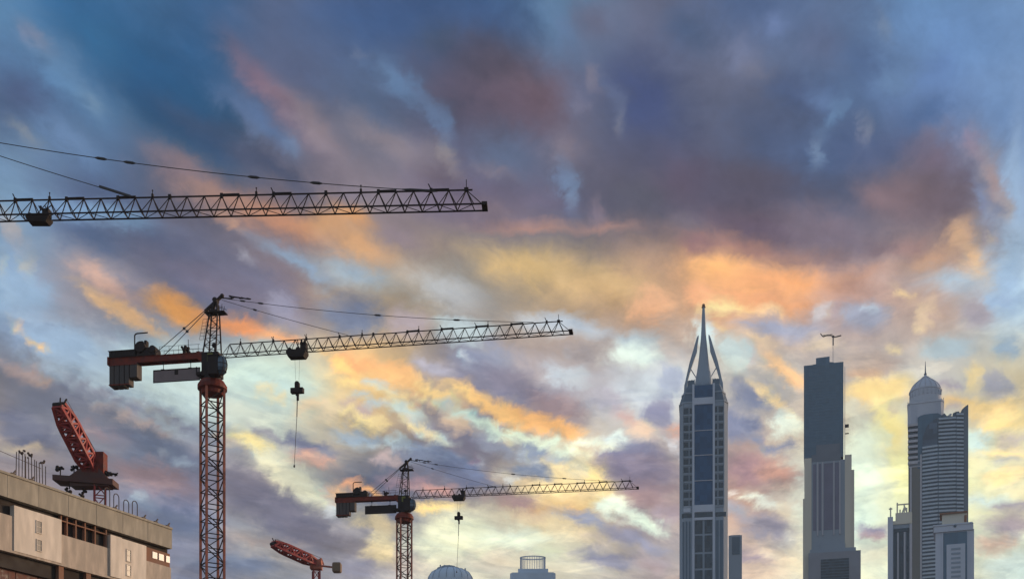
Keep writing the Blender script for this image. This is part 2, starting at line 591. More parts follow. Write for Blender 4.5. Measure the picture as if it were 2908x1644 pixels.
class MB:
    def __init__(s): s.v = []; s.f = []
    def add(s, vs, fs):
        k = len(s.v); s.v += [tuple(p) for p in vs]; s.f += [tuple(i + k for i in f) for f in fs]; return s
    def box(s, x0, x1, y0, y1, z0, z1):
        return s.add([(x0, y0, z0), (x1, y0, z0), (x1, y1, z0), (x0, y1, z0), (x0, y0, z1), (x1, y0, z1), (x1, y1, z1), (x0, y1, z1)],
                     [(0, 3, 2, 1), (4, 5, 6, 7), (0, 1, 5, 4), (1, 2, 6, 5), (2, 3, 7, 6), (3, 0, 4, 7)])
    def bar(s, p, q, w, h=None):
        p = Vector(p); q = Vector(q); h = h or w; d = q - p
        if d.length < 1e-6: return s
        d.normalize(); up = Vector((0, 0, 1)) if abs(d.z) < 0.95 else Vector((0, 1, 0))
        a = d.cross(up).normalized(); b = a.cross(d).normalized()
        vs = []
        for e in (p, q):
            for i, j in ((-1, -1), (1, -1), (1, 1), (-1, 1)): vs.append(e + a * (i * w / 2) + b * (j * h / 2))
        return s.add(vs, [(0, 1, 2, 3), (7, 6, 5, 4), (0, 4, 5, 1), (1, 5, 6, 2), (2, 6, 7, 3), (3, 7, 4, 0)])
    def tube(s, p, q, r0, r1=None, n=8, cap=True):
        p = Vector(p); q = Vector(q); r1 = r0 if r1 is None else r1; d = (q - p)
        if d.length < 1e-6: return s
        d.normalize(); up = Vector((0, 0, 1)) if abs(d.z) < 0.95 else Vector((0, 1, 0))
        a = d.cross(up).normalized(); b = a.cross(d).normalized(); vs = []
        for e, r in ((p, r0), (q, r1)):
            for i in range(n):
                t = 2 * math.pi * i / n; vs.append(e + a * (r * math.cos(t)) + b * (r * math.sin(t)))
        fs = [(i, (i + 1) % n, n + (i + 1) % n, n + i) for i in range(n)]
        if cap: fs += [tuple(range(n - 1, -1, -1)), tuple(range(n, 2 * n))]
        return s.add(vs, fs)
    def path(s, pts, r, n=6):
        for a, b in zip(pts, pts[1:]): s.tube(a, b, r, n=n)
        return s
    def prism(s, poly, y0, y1):        # outline in x,z pushed along y
        n = len(poly); vs = [(x, y0, z) for x, z in poly] + [(x, y1, z) for x, z in poly]
        return s.add(vs, [tuple(range(n)), tuple(range(2 * n - 1, n - 1, -1))] + [(i, n + i, n + (i + 1) % n, (i + 1) % n) for i in range(n)])
    def plan(s, poly, z0, z1, k=1.0, c=None):   # outline in x,y pushed up, top scaled by k about c
        n = len(poly)
        if c is None: c = (sum(p[0] for p in poly) / n, sum(p[1] for p in poly) / n)
        vs = [(x, y, z0) for x, y in poly] + [(c[0] + (x - c[0]) * k, c[1] + (y - c[1]) * k, z1) for x, y in poly]
        return s.add(vs, [tuple(range(n - 1, -1, -1)), tuple(range(n, 2 * n))] + [(i, (i + 1) % n, n + (i + 1) % n, n + i) for i in range(n)])
    def lathe(s, prof, c, n=32):       # prof: (radius, z)
        vs = []; fs = []; m_ = len(prof)
        for r, z in prof:
            for i in range(n):
                t = 2 * math.pi * i / n; vs.append((c[0] + r * math.cos(t), c[1] + r * math.sin(t), z))
        for j in range(m_ - 1):
            for i in range(n): fs.append((j * n + i, j * n + (i + 1) % n, (j + 1) * n + (i + 1) % n, (j + 1) * n + i))
        fs.append(tuple(range(n - 1, -1, -1))); fs.append(tuple((m_ - 1) * n + i for i in range(n)))
        return s.add(vs, fs)
    def ball(s, c, r, seg=10, ring=7, sx=1, sy=1, sz=1):
        prof = [(max(r * math.sin(math.pi * j / ring), 1e-3), -r * math.cos(math.pi * j / ring)) for j in range(ring + 1)]
        k = len(s.v); s.lathe(prof, (0, 0), seg)
        for i in range(k, len(s.v)):
            x, y, z = s.v[i]; s.v[i] = (c[0] + x * sx, c[1] + y * sy, c[2] + z * sz)
        return s
    def build(s, name, m_, parent=None, smooth=False, bevel=0.0):
        me = bpy.data.meshes.new(name); me.from_pydata(s.v, [], s.f); me.materials.append(m_)
        if smooth:
            for p in me.polygons: p.use_smooth = True
            try: me.set_sharp_from_angle(angle=math.radians(40))
            except Exception: pass
        o = bpy.data.objects.new(name, me); COL.objects.link(o)
        if parent: o.parent = parent
        if bevel:
            bm_ = o.modifiers.new('bevel', 'BEVEL'); bm_.width = bevel; bm_.segments = 2; bm_.limit_method = 'ANGLE'
        return o

def zoomed(f, k):
    return lambda p: CAMZ + (f(p) - CAMZ) * k

def thing(name, label, cat, loc=(0, 0, 0), rz=0.0, group=None):
    o = bpy.data.objects.new(name, None); COL.objects.link(o); o.empty_display_size = 1
    o.location = loc; o.rotation_euler = (0, 0, rz); o['label'] = label; o['category'] = cat
    if group: o['group'] = group
    return o
def copy_tree(o, parent=None):
    c = o.copy(); COL.objects.link(c)
    if parent: c.parent = parent
    for ch in list(o.children): copy_tree(ch, c)
    return c

# ------------------------------------------------------------------ materials
M_BLACK = mat('dark_crane_paint', rgb=(0.035, 0.026, 0.024), rough=0.75, spec=0.2, scale=2)
M_LAT = mat('lattice_steel', rgb=(0.04, 0.028, 0.027), rough=0.75, spec=0.2, scale=3)
M_RED = mat('red_crane_paint', rgb=(0.17, 0.035, 0.022), rough=0.7, spec=0.25, scale=1.5, var=0.35)
M_RED2 = mat('bright_red_crane_paint', rgb=(0.34, 0.05, 0.045), rough=0.6, spec=0.3, scale=1.5, var=0.3)
M_RUST = mat('rusty_mast_paint', rgb=(0.38, 0.13, 0.085), rough=0.7, spec=0.2, scale=1.2, var=0.4)
M_BALL = mat('ballast_concrete', rgb=(0.085, 0.07, 0.065), rough=0.9, scale=1.2, var=0.3, streak=1)
M_BOARD = mat('board_sheet', rgb=(0.22, 0.17, 0.165), rough=0.8, scale=1, var=0.12)
M_OLIVE = mat('olive_panel', rgb=(0.16, 0.16, 0.03), rough=0.7, scale=2)
M_GLASSC = mat('cab_glass', rgb=(0.05, 0.08, 0.11), rough=0.08, var=0.05, spec=0.9)
M_ROPE = mat('steel_rope', rgb=(0.05, 0.045, 0.045), rough=0.6, var=0.1)
# ------------------------------------------------------------------ ground
gm = mat('site_ground', rgb=(0.16, 0.13, 0.10), rough=0.95, scale=0.05, var=0.3)
g = MB().add([(-9000, -3000, 0), (9000, -3000, 0), (9000, 15000, 0), (-9000, 15000, 0)], [(0, 1, 2, 3)]).build('ground', gm)
g['kind'] = 'structure'

# ------------------------------------------------------------------ hammerhead tower cranes
def lattice_mast(w, h, bay, leg=0.24, br=0.10):
    a = MB(); b = MB(); k = w / 2
    cs = [(-k, -k), (k, -k), (k, k), (-k, k)]
    for x, y in cs: a.box(x - leg / 2, x + leg / 2, y - leg / 2, y + leg / 2, 0, h)
    n = int(round(h / bay)); bz = h / n
    for i in range(n):
        z0, z1 = i * bz, (i + 1) * bz
        for j in range(4):
            p, q = cs[j], cs[(j + 1) % 4]
            if (i + j) % 2: p, q = q, p
            b.bar((*p, z0 + .05), (*q, z1 - .05), br)
            b.bar((*cs[j], z1), (*cs[(j + 1) % 4], z1), br)
    return a, b

def hammerhead_crane(label, px, d, top_py, alpha, jib=41.2, mast_rot=19, hook_x=9.6, hook_drop=3.6, chain=9.5, seed=1, props='one', mast_mat=None, rails=True):
    rnd = random.Random(seed)
    Hm = Z(top_py, d)
    loc = (X(px, d), d, 0)
    t = thing('tower_crane', label, 'tower crane', loc, -math.radians(alpha), 'tower cranes with long horizontal jibs')
    # mast, square to its own footing
    a, b = lattice_mast(2.0, Hm, 1.6)
    r = math.radians(mast_rot + alpha)
    ms = a.build('mast', mast_mat or M_RUST, t); ms.rotation_euler = (0, 0, r)
    b.build('bracing', M_LAT, ms)
    z = Hm
    # flared collar and slewing ring
    mb = MB().lathe([(1.15, z - 0.5), (1.25, z - 0.1), (1.62, z + 0.05), (1.62, z + 0.45), (1.3, z + 0.95), (1.0, z + 1.05)], (0, 0), 20)
    mb.build('slewing_collar', M_RED, t)
    MB().tube((0, 0, z + 1.0), (0, 0, z + 1.45), 0.95, n=20).build('slewing_ring', M_BLACK, t)
    # turntable housing
    tt = MB().box(-0.95, 1.0, -0.8, 0.8, z + 1.4, z + 4.0)
    tt.box(-1.65, -0.95, -0.7, 0.7, z + 1.55, z + 1.9); tt.bar((-1.6, -0.6, z + 1.9), (-1.6, -0.6, z + 2.5), .12); tt.bar((-1.6, .6, z + 1.9), (-1.6, .6, z + 2.5), .12)
    tt.box(0.5, 1.35, -1.2, -0.97, z + 1.45, z + 1.65)
    tn = tt.build('turntable', M_BLACK, t, bevel=0.05)
    MB().box(-0.25, 0.4, -0.84, -0.805, z + 2.9, z + 3.8).build('panel', M_OLIVE, tn)
    # driver's cab with its round glazed nose
    cb = MB().box(0.3, 1.5, -2.05, -0.82, z + 1.0, z + 3.0).box(0.25, 1.7, -2.1, -0.81, z + 3.0, z + 3.12)
    cab = cb.build('cab', M_BLACK, t, bevel=0.05)
    prof = [(0.02, -1.0), (0.45, -0.9), (0.75, -0.62), (0.88, -0.2), (0.88, 0.2), (0.8, 0.6), (0.62, 0.95), (0.6, 1.0)]
    gl = MB(); n = 12
    for j in range(len(prof) - 1):
        for i in range(n):
            t0 = -math.pi / 2 + math.pi * i / n; t1 = -math.pi / 2 + math.pi * (i + 1) / n
            q = [(prof[j][0], t0, prof[j][1]), (prof[j][0], t1, prof[j][1]), (prof[j + 1][0], t1, prof[j + 1][1]), (prof[j + 1][0], t0, prof[j + 1][1])]
            gl.add([(1.5 + rr * math.cos(tt_) * 0.95, -1.44 + rr * math.sin(tt_) * 0.7, z + 2.0 + zz_) for rr, tt_, zz_ in q], [(0, 1, 2, 3)])
    gl.build('window', M_GLASSC, cab)
    fr = MB()
    for i in range(0, n + 1, 3):
        t0 = -math.pi / 2 + math.pi * i / n
        fr.path([(1.5 + rr * math.cos(t0) * 0.98, -1.44 + rr * math.sin(t0) * 0.72, z + 2.0 + zz_) for rr, zz_ in prof], 0.035, 5)
    for j in (2, 4):
        fr.path([(1.5 + prof[j][0] * math.cos(-math.pi / 2 + math.pi * i / n) * 0.98, -1.44 + prof[j][0] * math.sin(-math.pi / 2 + math.pi * i / n) * 0.72, z + 2.0 + prof[j][1]) for i in range(n + 1)], 0.03, 5)
    fr.build('window_frame', M_LAT, cab)
    # counter-jib: two red girders, deck, rails
    L0 = -12.15
    cj = MB()
    for y in (-0.38, 0.38): cj.box(L0, -0.9, y - 0.1, y + 0.1, z + 3.5, z + 4.08).box(L0, -0.9, y - 0.16, y + 0.16, z + 4.08, z + 4.14).box(L0, -0.9, y - 0.16, y + 0.16, z + 3.44, z + 3.5)
    cj.box(L0 - .05, L0 + .12, -.75, .75, z + 3.3, z + 4.2)
    for x in np.arange(L0 + 1.2, -1, 1.6): cj.box(x, x + .12, -0.28, 0.28, z + 3.6, z + 3.95)
    cj.add([(-1.6, -0.7, z + 3.45), (-0.9, -0.7, z + 2.9), (-0.9, -0.7, z + 4.1), (-1.6, -0.7, z + 4.1), (-1.6, 0.7, z + 3.45), (-0.9, 0.7, z + 2.9), (-0.9, 0.7, z + 4.1), (-1.6, 0.7, z + 4.1)],
           [(0, 1, 2, 3), (7, 6, 5, 4), (0, 4, 5, 1), (3, 2, 6, 7), (0, 3, 7, 4), (1, 5, 6, 2)])
    cjo = cj.build('counter_jib', M_RED, t)
    rl = MB()
    for y in (-.6, .6):
        for x in np.arange(-6.0, -1.0, 1.15): rl.tube((x, y, z + 4.05), (x + rnd.uniform(-.03, .03), y, z + 5.0), 0.022, n=5)
        rl.tube((-6.0, y, z + 5.0), (-1.2, y, z + 4.98), 0.02, n=5)
        rl.tube((-6.0, y, z + 4.55), (-1.2, y, z + 4.5), 0.016, n=5)
    rl.tube((-2.55, -.55, z + 4.1), (-2.6, -.55, z + 5.6), 0.035, n=5)
    rl.build('railing', M_LAT, t)
    # machinery house at the tail and on the deck
    mh = MB().box(L0 + 0.1, L0 + 3.2, -.62, .62, z + 4.16, z + 4.85).box(L0, L0 + 3.25, -.68, .68, z + 4.85, z + 4.9)
    for x in np.arange(L0 + .3, L0 + 3.2, .36): mh.box(x, x + .07, -.66, -.62, z + 4.2, z + 4.82)
    mh.build('ballast_deck', M_BLACK, t)
    wn = MB().box(L0 + 3.4, L0 + 5.7, -.6, .6, z + 4.14, z + 5.05)
    wn.tube((L0 + 3.9, -0.8, z + 5.1), (L0 + 3.9, 0.8, z + 5.1), 0.62, n=16)
    wn.box(L0 + 3.75, L0 + 4.1, -0.5, -0.1, z + 5.1, z + 5.85).box(L0 + 4.2, L0 + 4.5, -0.4, 0.2, z + 5.0, z + 5.95).box(L0 + 3.25, L0 + 3.6, -0.4, 0.3, z + 4.9, z + 5.6)
    wn.tube((L0 + 5.3, -.7, z + 4.8), (L0 + 5.3, .7, z + 4.8), 0.42, n=14)
    wn.build('hoist_winch', M_BLACK, t, bevel=0.04)
    ga = MB().path([(L0 + 3.2, -0.6, z + 4.1), (L0 + 3.2, -0.6, z + 6.45), (L0 + 3.3, -0.6, z + 6.6), (L0 + 3.5, -0.6, z + 6.66), (L0 + 4.75, -0.6, z + 6.68)], 0.075, 8)
    ga.build('service_davit', M_BLACK, t)
    # winch motor bundle on the deck
    bu = MB()
    for _ in range(16):
        bu.ball((-3.2 + rnd.uniform(-.4, .4), rnd.uniform(-.4, .4), z + 4.65 + rnd.uniform(-.15, .3)), rnd.uniform(.1, .22), 7, 5)
    bu.box(-3.4, -3.05, -.25, .25, z + 4.12, z + 4.7)
    bu.build('cable_bundle', M_BLACK, t)
    MB().box(-1.75, -1.4, -.3, .3, z + 4.1, z + 4.35).build('junction_box', M_BLACK, t)
    # ballast slabs under the tail
    xs = [(L0 + .12, .58, 2.35), (L0 + .74, .58, 2.35), (L0 + 1.36, .56, 2.35), (L0 + 1.98, .52, 2.2), (L0 + 2.58, .9, 1.5)]
    for x, w, h in xs:
        MB().box(x, x + w, -.62, .62, z + 3.28 - h, z + 3.43).build('ballast_block', M_BALL, t, bevel=0.08)
    MB().box(L0 + .1, L0 + 2.6, -.67, -.62, z + 1.0, z + 1.12).build('ballast_hanger', M_RED, t); MB().box(L0 + .1, L0 + 3.5, -.66, -.62, z + 3.2, z + 3.42).build('ballast_hanger', M_RED, t)
    # board hung below the counter-jib
    bd = MB().box(-6.9, -1.4, -0.16, -0.08, z + 1.2, z + 2.55)
    bo = bd.build('sign_board', M_BOARD if d < 150 else M_BLACK, t)
    MB().box(-6.95, -1.35, -0.2, -0.161, z + 2.5, z + 2.6).box(-6.95, -1.35, -0.2, -0.161, z + 1.15, z + 1.24).box(-6.95, -6.86, -0.2, -0.161, z + 1.24, z + 2.5).box(-1.44, -1.35, -0.2, -0.161, z + 1.24, z + 2.5).build('board_frame', M_BLACK, bo)
    MB().box(-4.4, -3.98, -0.185, -0.161, z + 1.95, z + 2.45).build('emblem', M_BLACK, bo)
    for x in (-5.75, -2.5):
        hg = MB(); hg.box(x - .1, x + .1, -0.22, -0.04, z + 3.2, z + 3.45).tube((x, -.12, z + 2.55), (x, -.12, z + 3.22), .04, n=5).bar((x - .3, -.12, z + 2.65), (x + .1, -.12, z + 2.65), .05)
        hg.build('board_hanger', M_BLACK, t)
    # tower head
    th = MB()
    for y in (-0.75, 0.75):
        th.bar((-0.75, y, z + 4.0), (-0.2, y * .35, z + 8.7), 0.13)
        th.bar((0.75, y, z + 4.0), (0.72, y * .35, z + 8.7), 0.13)
        for k in range(6):
            f0, f1 = k / 6, (k + 1) / 6
            A = Vector((-0.75, y, z + 4.0)).lerp(Vector((-0.2, y * .35, z + 8.7)), f0); B = Vector((0.75, y, z + 4.0)).lerp(Vector((0.72, y * .35, z + 8.7)), f1)
            A1 = Vector((0.75, y, z + 4.0)).lerp(Vector((0.72, y * .35, z + 8.7)), f0); B1 = Vector((-0.75, y, z + 4.0)).lerp(Vector((-0.2, y * .35, z + 8.7)), f1)
            if k % 2: th.bar(A, B, .055)
            else: th.bar(A1, B1, .055)
            th.bar(B1, B, .045)
    for k in range(1, 6):
        f = k / 6
        th.bar(Vector((-0.75, -.75, z + 4.0)).lerp(Vector((-0.2, -.26, z + 8.7)), f), Vector((-0.75, .75, z + 4.0)).lerp(Vector((-0.2, .26, z + 8.7)), f), .05)
    th.box(-0.25, 0.75, -0.4, 0.4, z + 8.6, z + 8.85)
    th.bar((0.0, -.2, z + 8.8), (0.35, -.12, z + 9.9), .2).bar((0.7, -.2, z + 8.8), (0.5, -.12, z + 9.9), .2)
    th.bar((0.0, .2, z + 8.8), (0.35, .12, z + 9.9), .2).bar((0.7, .2, z + 8.8), (0.5, .12, z + 9.9), .2)
    th.tube((0.4, -.35, z + 9.95), (0.4, .35, z + 9.95), .28, n=12)
    th.bar((-0.85, 0, z + 8.85), (1.15, 0, z + 10.45), .3, .26)
    th.ball((1.15, 0, z + 10.45), .24, 8, 6)
    th.build('tower_head', M_LAT, t)
    pf = MB().box(-0.75, 1.6, -0.55, 0.55, z + 8.5, z + 8.58)
    for x in (1.0, 1.3, 1.58): pf.tube((x, -.5, z + 8.55), (x + .05, -.5, z + 9.3 - abs(x - 1.3)), .03, n=5)
    pf.tube((0.9, -.5, z + 8.95), (1.9, -.5, z + 8.62), .03, n=5).tube((0.8, -.5, z + 9.15), (1.5, -.5, z + 8.9), .03, n=5)
    pf.build('head_platform', M_LAT, t)
    ld = MB()
    A0, A1 = Vector((-1.4, -.3, z + 5.6)), Vector((-0.95, -.3, z + 7.85))
    for off in (0, .45):
        ld.tube(A0 + Vector((off, 0, 0)), A1 + Vector((off, 0, 0)), .018, n=5)
    for k in range(7): ld.tube(A0.lerp(A1, k / 6), A0.lerp(A1, k / 6) + Vector((.75, 0, 0)), .018, n=5)
    ld.build('ladder', M_LAT, t)
    MB().ball((0.22, 0, z + 5.0), .25, 8, 6, sx=1.2).tube((0.3, 0, z + 4.0), (0.25, 0, z + 5.0), .08).build('beacon', M_BLACK, t)
    # back stays
    for y in (-0.7, 0.7):
        s_ = MB().tube((-0.83, y * .2, z + 8.87), (-6.35, y, z + 4.3), .04, n=6)
        m1 = Vector((-0.83, y * .2, z + 8.87)).lerp(Vector((-6.35, y, z + 4.3)), .42)
        s_.box(m1.x - .16, m1.x + .16, m1.y - .05, m1.y + .05, m1.z - .14, m1.z + .14)
        s_.build('back_stay', M_ROPE, t)
    # jib
    bay = 1.27; x0 = 1.35; zl = z + 3.72; hh = 1.26; wy = 0.46
    n = int((jib - x0 - 1.2) / bay); xe = x0 + n * bay
    jb = MB()
    for y in (-wy, wy): jb.bar((x0, y, zl), (xe + 0.9, y, zl), .085)
    jb.bar((x0 + bay * .55, 0, zl + hh), (xe - bay * .1, 0, zl + hh), .085)
    for i in range(n):
        xt = x0 + (i + .55) * bay
        for y in (-wy, wy):
            jb.bar((x0 + i * bay, y, zl), (xt, 0, zl + hh), .055)
            jb.bar((xt, 0, zl + hh), (x0 + (i + 1) * bay, y, zl), .055)
        jb.bar((x0 + i * bay, -wy, zl), (x0 + i * bay, wy, zl), .05)
        jb.bar((x0 + i * bay, -wy if i % 2 else wy, zl), (x0 + (i + 1) * bay, wy if i % 2 else -wy, zl), .035)
    jb.bar((xe - bay * .45, 0, zl + hh), (xe + .7, 0, zl + .1), .05)
    jb.box(xe + .55, xe + .95, -wy - .03, wy + .03, zl - .06, zl + .16)
    jb.build('jib', M_LAT, t)
    # walkway cable, splice sleeves and small fittings on the top chord
    for i in range(4, n, 3):
        ft = MB()
        xt = x0 + (i + .55) * bay
        ft.box(xt - .1, xt + .1, -.1, .1, zl + hh - .14, zl + hh + .16)
        if rnd.random() < .6: ft.tube((xt + .05, 0, zl + hh + .06), (xt + 1.3, 0, zl + hh + .07), .085, n=6)
        if rnd.random() < .4: ft.bar((xt, 0, zl + hh + .1), (xt - .2, 0, zl + hh + .5), .07)
        ft.build('chord_fitting', M_BLACK, t)
    for i in ((1, 6, 12, 18, 24) if props == 'top' else (1, 4, 7, 12, 17, 23)):
        xt = x0 + (i + .55) * bay
        lp = MB().tube((xt, 0, zl + hh), (xt, 0, zl + hh + .48), .03, n=5).box(xt - .07, xt + .07, -.08, .08, zl + hh + .02, zl + hh + .24)
        lp.ball((xt, 0, zl + hh + .5), .06, 6, 4).build('aircraft_light', M_BLACK, t)
    MB().tube((xe - bay * .45, 0, zl + hh), (xe - bay * .45, 0, zl + hh + .75), .03, n=5).box(xe - bay * .45 - .15, xe - bay * .45 + .15, -.1, .1, zl + hh - .1, zl + hh + .15).build('tip_mast', M_BLACK, t)
    # jib ties, hung from the head
    def sag(p, q, r, s, n=14, name='jib_tie', sleeves=()):
        p = Vector(p); q = Vector(q); k = MB(); pts = []
        for i in range(n + 1):
            f = i / n; v_ = p.lerp(q, f); v_.z -= s * 4 * f * (1 - f); pts.append(v_)
        k.path(pts, r, 6)
        for f, l in sleeves:
            v0 = p.lerp(q, f); v0.z -= s * 4 * f * (1 - f); f2 = f + l / (q - p).length; v1 = p.lerp(q, f2); v1.z -= s * 4 * f2 * (1 - f2)
            k.tube(v0, v0.lerp(v1, .25), .04, .1, n=8).tube(v0.lerp(v1, .25), v0.lerp(v1, .75), .1, n=8).tube(v0.lerp(v1, .75), v1, .1, .04, n=8)
        return k
    k = sag((1.1, 0, z + 10.2), (36.2, 0, zl + hh + .1), .028, .55, sleeves=((.34, .9), (.40, .9), (.66, .9), (.79, .9), (.98, 2.6)) if props == 'top' else ((.06, .7), (.12, .7), (.5, .8), (.75, .8)))
    k.build('jib_tie', M_ROPE, t)
    k = sag((1.1, 0, z + 10.0), (15.7, 0, zl + hh + .1), .027, .1, sleeves=((.25, .5),))
    if props == 'top':
        v1 = Vector((15.7, 0, zl + hh + .1)); v0 = Vector((1.1, 0, z + 10.0)); k.bar(v1.lerp(v0, .16), v1, .16, .14)
    k.build('jib_tie', M_ROPE, t)
    if props != 'top':
        k = MB().bar((1.15, 0, z + 10.2), (2.4, -.1, z + 10.0), .1)
        for _ in range(7):
            xx = rnd.uniform(1.9, 4.2); k.bar((xx, 0, z + 10.3 - (xx - 1.9) * .16 + rnd.uniform(-.1, .15)), (xx + rnd.uniform(.3, .7), 0, z + 10.2 - (xx - 1.9) * .18 + rnd.uniform(-.15, .1)), .09)
        k.bar((2.0, 0, z + 10.35), (4.3, 0, z + 9.85), .11)
        k.build('tie_linkage', M_LAT, t)
    # trolley
    tx = hook_x
    tr = MB().box(tx - 1.1, tx + 1.1, -.6, .6, zl - .35, zl - .1)
    tr.add([(tx - .9, -.5, zl - .75), (tx + .85, -.5, zl - .8), (tx + 1.1, -.6, zl - .35), (tx - 1.1, -.6, zl - .35), (tx - .9, .5, zl - .75), (tx + .85, .5, zl - .8), (tx + 1.1, .6, zl - .35), (tx - 1.1, .6, zl - .35)],
           [(0, 1, 2, 3), (7, 6, 5, 4), (0, 4, 5, 1), (3, 2, 6, 7), (0, 3, 7, 4), (1, 5, 6, 2)])
    tr.box(tx + .5, tx + 1.15, -.5, .2, zl - .1, zl + .75).tube((tx - .7, -.55, zl + .05), (tx - .7, .55, zl + .05), .2).tube((tx + .2, -.55, zl + .05), (tx + .2, .55, zl + .05), .2)
    for _ in range(6): tr.bar((tx + rnd.uniform(.3, 1.0), -.5, zl + .5), (tx + rnd.uniform(.1, 1.4), -.5, zl + 1.05), .08)
    if props == 'top':
        tr.v = [(tx + (p[0] - tx) * .75, p[1] * .75, zl + (p[2] - zl) * .6) for p in tr.v]
        tr.build('trolley', M_BLACK, t); return t
    trolley = tr.build('trolley', M_BLACK, t)
    # hoist ropes and hook block
    hz = zl - .8 - hook_drop
    rp = MB()
    for dx in (-.28, .28): rp.tube((tx + dx, 0, zl - .7), (tx + dx * .6, 0, hz), .011, n=4)
    rp.build('hoist_rope', M_ROPE, t)
    hk = MB().box(tx - .72, tx + .72, -.3, .3, hz - .95, hz - .38)
    hk.box(tx - .26, tx + .26, -.22, .22, hz - .38, hz + .15).tube((tx, -.24, hz + .1), (tx, .24, hz + .1), .26, n=12).box(tx - .18, tx + .18, -.15, .15, hz - 1.2, hz - .95)
    hk.box(tx - .08, tx + .18, -.1, .1, hz - 1.75, hz - 1.2)
    hko = hk.build('hook_block', M_BLACK, t, bevel=0.05)
    if chain:
        MB().tube((tx, 0, hz - 1.7), (tx - .05, 0, hz - 1.7 - chain * .25), .055, n=6).tube((tx - .05, 0, hz - 1.7 - chain * .25), (tx - .35, 0, hz - 1.7 - chain), .035, .025, n=6).ball((tx - .35, 0, hz - 1.75 - chain), .11, 8, 6, sz=1.5).build('sling', M_ROPE, hko)
    return t

hammerhead_crane('largest full tower crane, dark red counter-jib with round glass cab on a rusty lattice mast', 603, 127.0, 1108, 9.0, mast_rot=34, hook_x=9.9, hook_drop=2.9, chain=7.2, seed=3)
hammerhead_crane('smaller distant tower crane with black board under its counter-jib, beside the low domed roof', 1148, 197.0, 1475, 8.3, mast_rot=25, hook_x=9.6, hook_drop=2.3, chain=8.2, seed=8)
hammerhead_crane('black lattice jib with two long stays reaching in high from the left edge', -227, 83.4, 625 + 3.72 * 38.8, 2.4, hook_x=8.9, jib=42.8, hook_drop=1.0, chain=0, seed=5, props='top')

